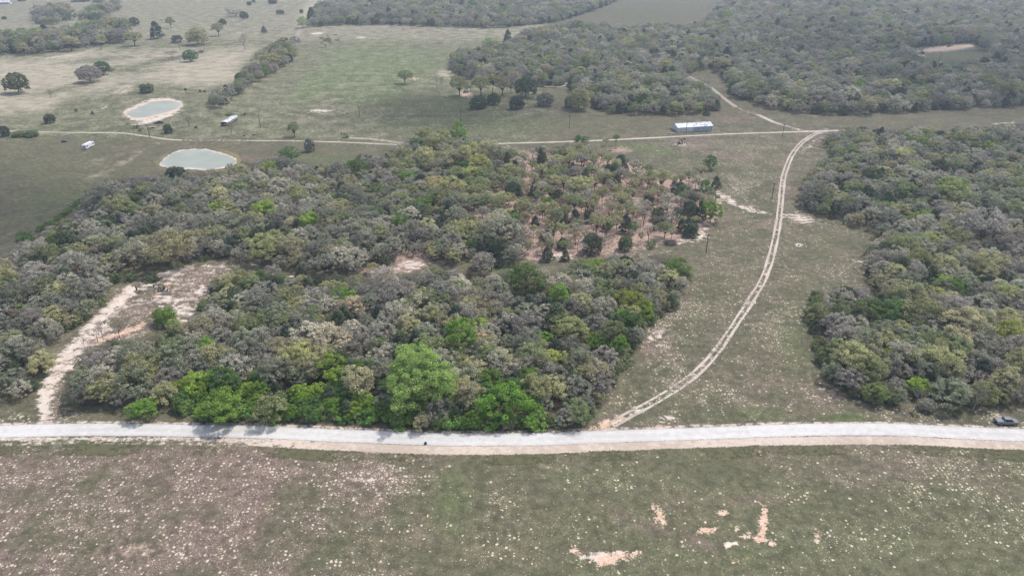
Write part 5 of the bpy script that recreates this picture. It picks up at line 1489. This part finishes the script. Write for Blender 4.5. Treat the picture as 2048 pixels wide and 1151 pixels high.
# fences: each a thing with posts and wires
def fence(name, px, step, hgt, label, rails=False):
    line = px_line(px, .5)
    seg = np.concatenate([[0], np.cumsum(np.hypot(*np.diff(line, axis=0).T))])
    n = max(3, min(95, int(seg[-1] / step)))
    pts = []
    for i in range(n + 1):
        s_ = seg[-1] * i / n; k = min(int(np.searchsorted(seg, s_)), len(line) - 1); pts.append(line[k])
    x0, y0 = pts[0]
    t = empty(name, (x0, y0, tz(x0, y0)), 0, label=label, cat="fence")
    z0 = tz(x0, y0)
    pm_ = MB().tube([(0, 0, -.2), (.02, 0, hgt)], [.09, .07], 5).mesh("post", FENCEW)
    for p_ in pts:
        o = bpy.data.objects.new("post", pm_); COL.objects.link(o); o.parent = t
        o.location = (p_[0] - x0, p_[1] - y0, tz(*p_) - z0); o.rotation_euler = (R(rnd.uniform(-4, 4)), R(rnd.uniform(-4, 4)), 0)
    for hh in ((.35, .75, 1.15) if not rails else (.4, .8, 1.2)):
        MB().tube([(q[0] - x0, q[1] - y0, tz(*q) - z0 + hh * hgt / 1.25) for q in pts], .012 if not rails else .05, 3 if not rails else 4).build("rail" if rails else "wire", FENCEW if rails else STEEL, t)
fence("wire_fence", [(560, 224), (720, 232), (940, 233), (1200, 234), (1420, 236), (1530, 232)], 5.0, 1.3, "long wire fence crossing the pasture above the farm track")
fence("wire_fence", [(308, 172), (372, 182), (418, 186)], 4.0, 1.3, "wire fence behind the pinkish pond ending at the hedgerow")
fence("wire_fence", [(188, 212), (222, 196), (255, 176)], 4.0, 1.3, "wire fence climbing left of the pinkish pond")
fence("wire_fence", [(210, 268), (245, 270), (297, 276)], 4.0, 1.3, "wire fence below the farm track left of the utility pole")
fence("rail_fence", [(345, 246), (365, 248), (380, 247), (398, 243), (418, 240)], 2.2, 1.5, "rail fence of the cattle pens beside the bare oak", True)
fence("rail_fence", [(300, 262), (318, 264), (340, 263), (352, 262)], 2.2, 1.5, "rail fence of the cattle pens nearest the farm track", True)
fence("rail_fence", [(428, 229), (458, 232), (490, 231), (508, 230)], 2.2, 1.5, "rail fence behind the long open shed", True)

def heap(u, v, name, label, cat, mt, L=2.6, W=.9, H=.7, rz=0, n=7):
    x, y, z = G(u, v)
    t = MB()
    rg = random.Random(int(u * 3 + v))
    for i in range(n):
        a = rg.uniform(-.5, .5) * (1 if n < 20 else 4); yy = rg.uniform(-W, W) / 2; zz = .12 + rg.random() * H * (1 - abs(yy) / W)
        t.tube([(-L / 2 + rg.uniform(0, L * .3), yy, zz), (L / 2 - rg.uniform(0, L * .3), yy + a * .4, zz + rg.uniform(-.05, .15))], [rg.uniform(.07, .16), rg.uniform(.05, .12)], 6)
    o = t.build(name, mt, None, (x, y, z)); o.rotation_euler = (0, 0, R(rz))
    return tag(o, label, cat)
DKW = pm("dark_log", (.05, .04, .035), .95)
heap(509, 271, "log_heap", "dark log heap on the grass right of the slender bare tree", "log heap", DKW, 3.4, .8, .5)
heap(488, 272, "log_heap", "very small dark heap left of the dark log heap", "log heap", DKW, 1.4, .8, .5)
heap(257, 248, "log_heap", "flat dark log heap below the pinkish pond", "log heap", DKW, 3.4, .7, .3)
heap(392, 256, "log_heap", "dark brush heap between the cattle pens and the open shed", "brush heap", DKW, 2.6, 1.4, 1.0, 40, 12)
heap(1341, 488, "brush_pile", "long grey brush pile at the grove's sandy front", "brush pile", pm("grey_brush", (.17, .14, .12), .95), 5.2, 3.2, 1.7, 10, 60)
heap(1342, 268, "scrap_heap", "pale scrap lying left of the metal barn", "scrap heap", pm("pale_scrap", (.42, .42, .42), .6), 5.0, 1.2, .6, -5, 12)
heap(1430, 257, "scrap_heap", "pale scrap lying right of the metal barn", "scrap heap", pm("pale_scrap", (.42, .42, .42), .6), 2.6, 1.0, .6, 10, 8)
heap(1884, 126, "scrap_heap", "white scrap at the foot of the far clearing's pole", "scrap heap", pm("white_scrap", (.62, .62, .62), .6), 5.0, 2.2, .8, 0, 12)
heap(695, 228, "scrap_heap", "dark scrap on the fence line left of the pole with the white can", "scrap heap", DKW, 2.2, 1.0, .8, 0, 6)

# culvert pipe under the white road
x, y, z = G(851, 889)
cv = MB()
ring = lambda r, yy: [(r * math.cos(a), yy, .16 + r * math.sin(a)) for a in [2 * math.pi * k / 14 for k in range(14)]]
vs = ring(.36, 0) + ring(.36, .7) + ring(.31, 0) + ring(.31, .65); fs = []
for i in range(14):
    j = (i + 1) % 14
    fs += [(i, j, 14 + j, 14 + i), (28 + i, 42 + i, 42 + j, 28 + j), (i, 28 + i, 28 + j, j)]
fs.append(tuple(range(42, 56)))
cv.add(vs, fs)
o = cv.build("culvert_pipe", pm("black_pipe", (.02, .02, .022), .6), None, (x, y, z)); o.rotation_euler = (0, 0, R(4))
tag(o, "black culvert pipe end at the lower edge of the white road", "culvert pipe")

# farmhouse at the top corner
x, y, z = G(9, 8)
fh = empty("farmhouse", (x, y, z), R(12), label="small white farmhouse at the picture's top left corner", cat="house")
MB().box(-11, 11, -5, 5, 0, 3).build("wall", pm("white_siding", (.6, .6, .6), .7), fh)
hr = [(-5.6, 2.95), (0, 5.6), (5.6, 2.95), (5.6, 3.1), (0, 5.8), (-5.6, 3.1)]
MB().loft([[(-11.6, yy, zz) for yy, zz in hr], [(11.6, yy, zz) for yy, zz in hr]]).build("roof", pm("white_house_roof", (.62, .63, .68), .6), fh)
for xx in (-8, -4, 2, 7): MB().box(xx, xx + 1.5, -5.05, -4.98, 1.1, 2.2).build("window", GLASS, fh)
MB().box(-1.2, -.2, -5.05, -4.98, .1, 2.2).build("door", pm("house_door", (.15, .1, .08), .6), fh)

print("TREES", {k: sum(1 for t in TREES if t['kind'] == k) for k in KIND}, "single", len(indiv))
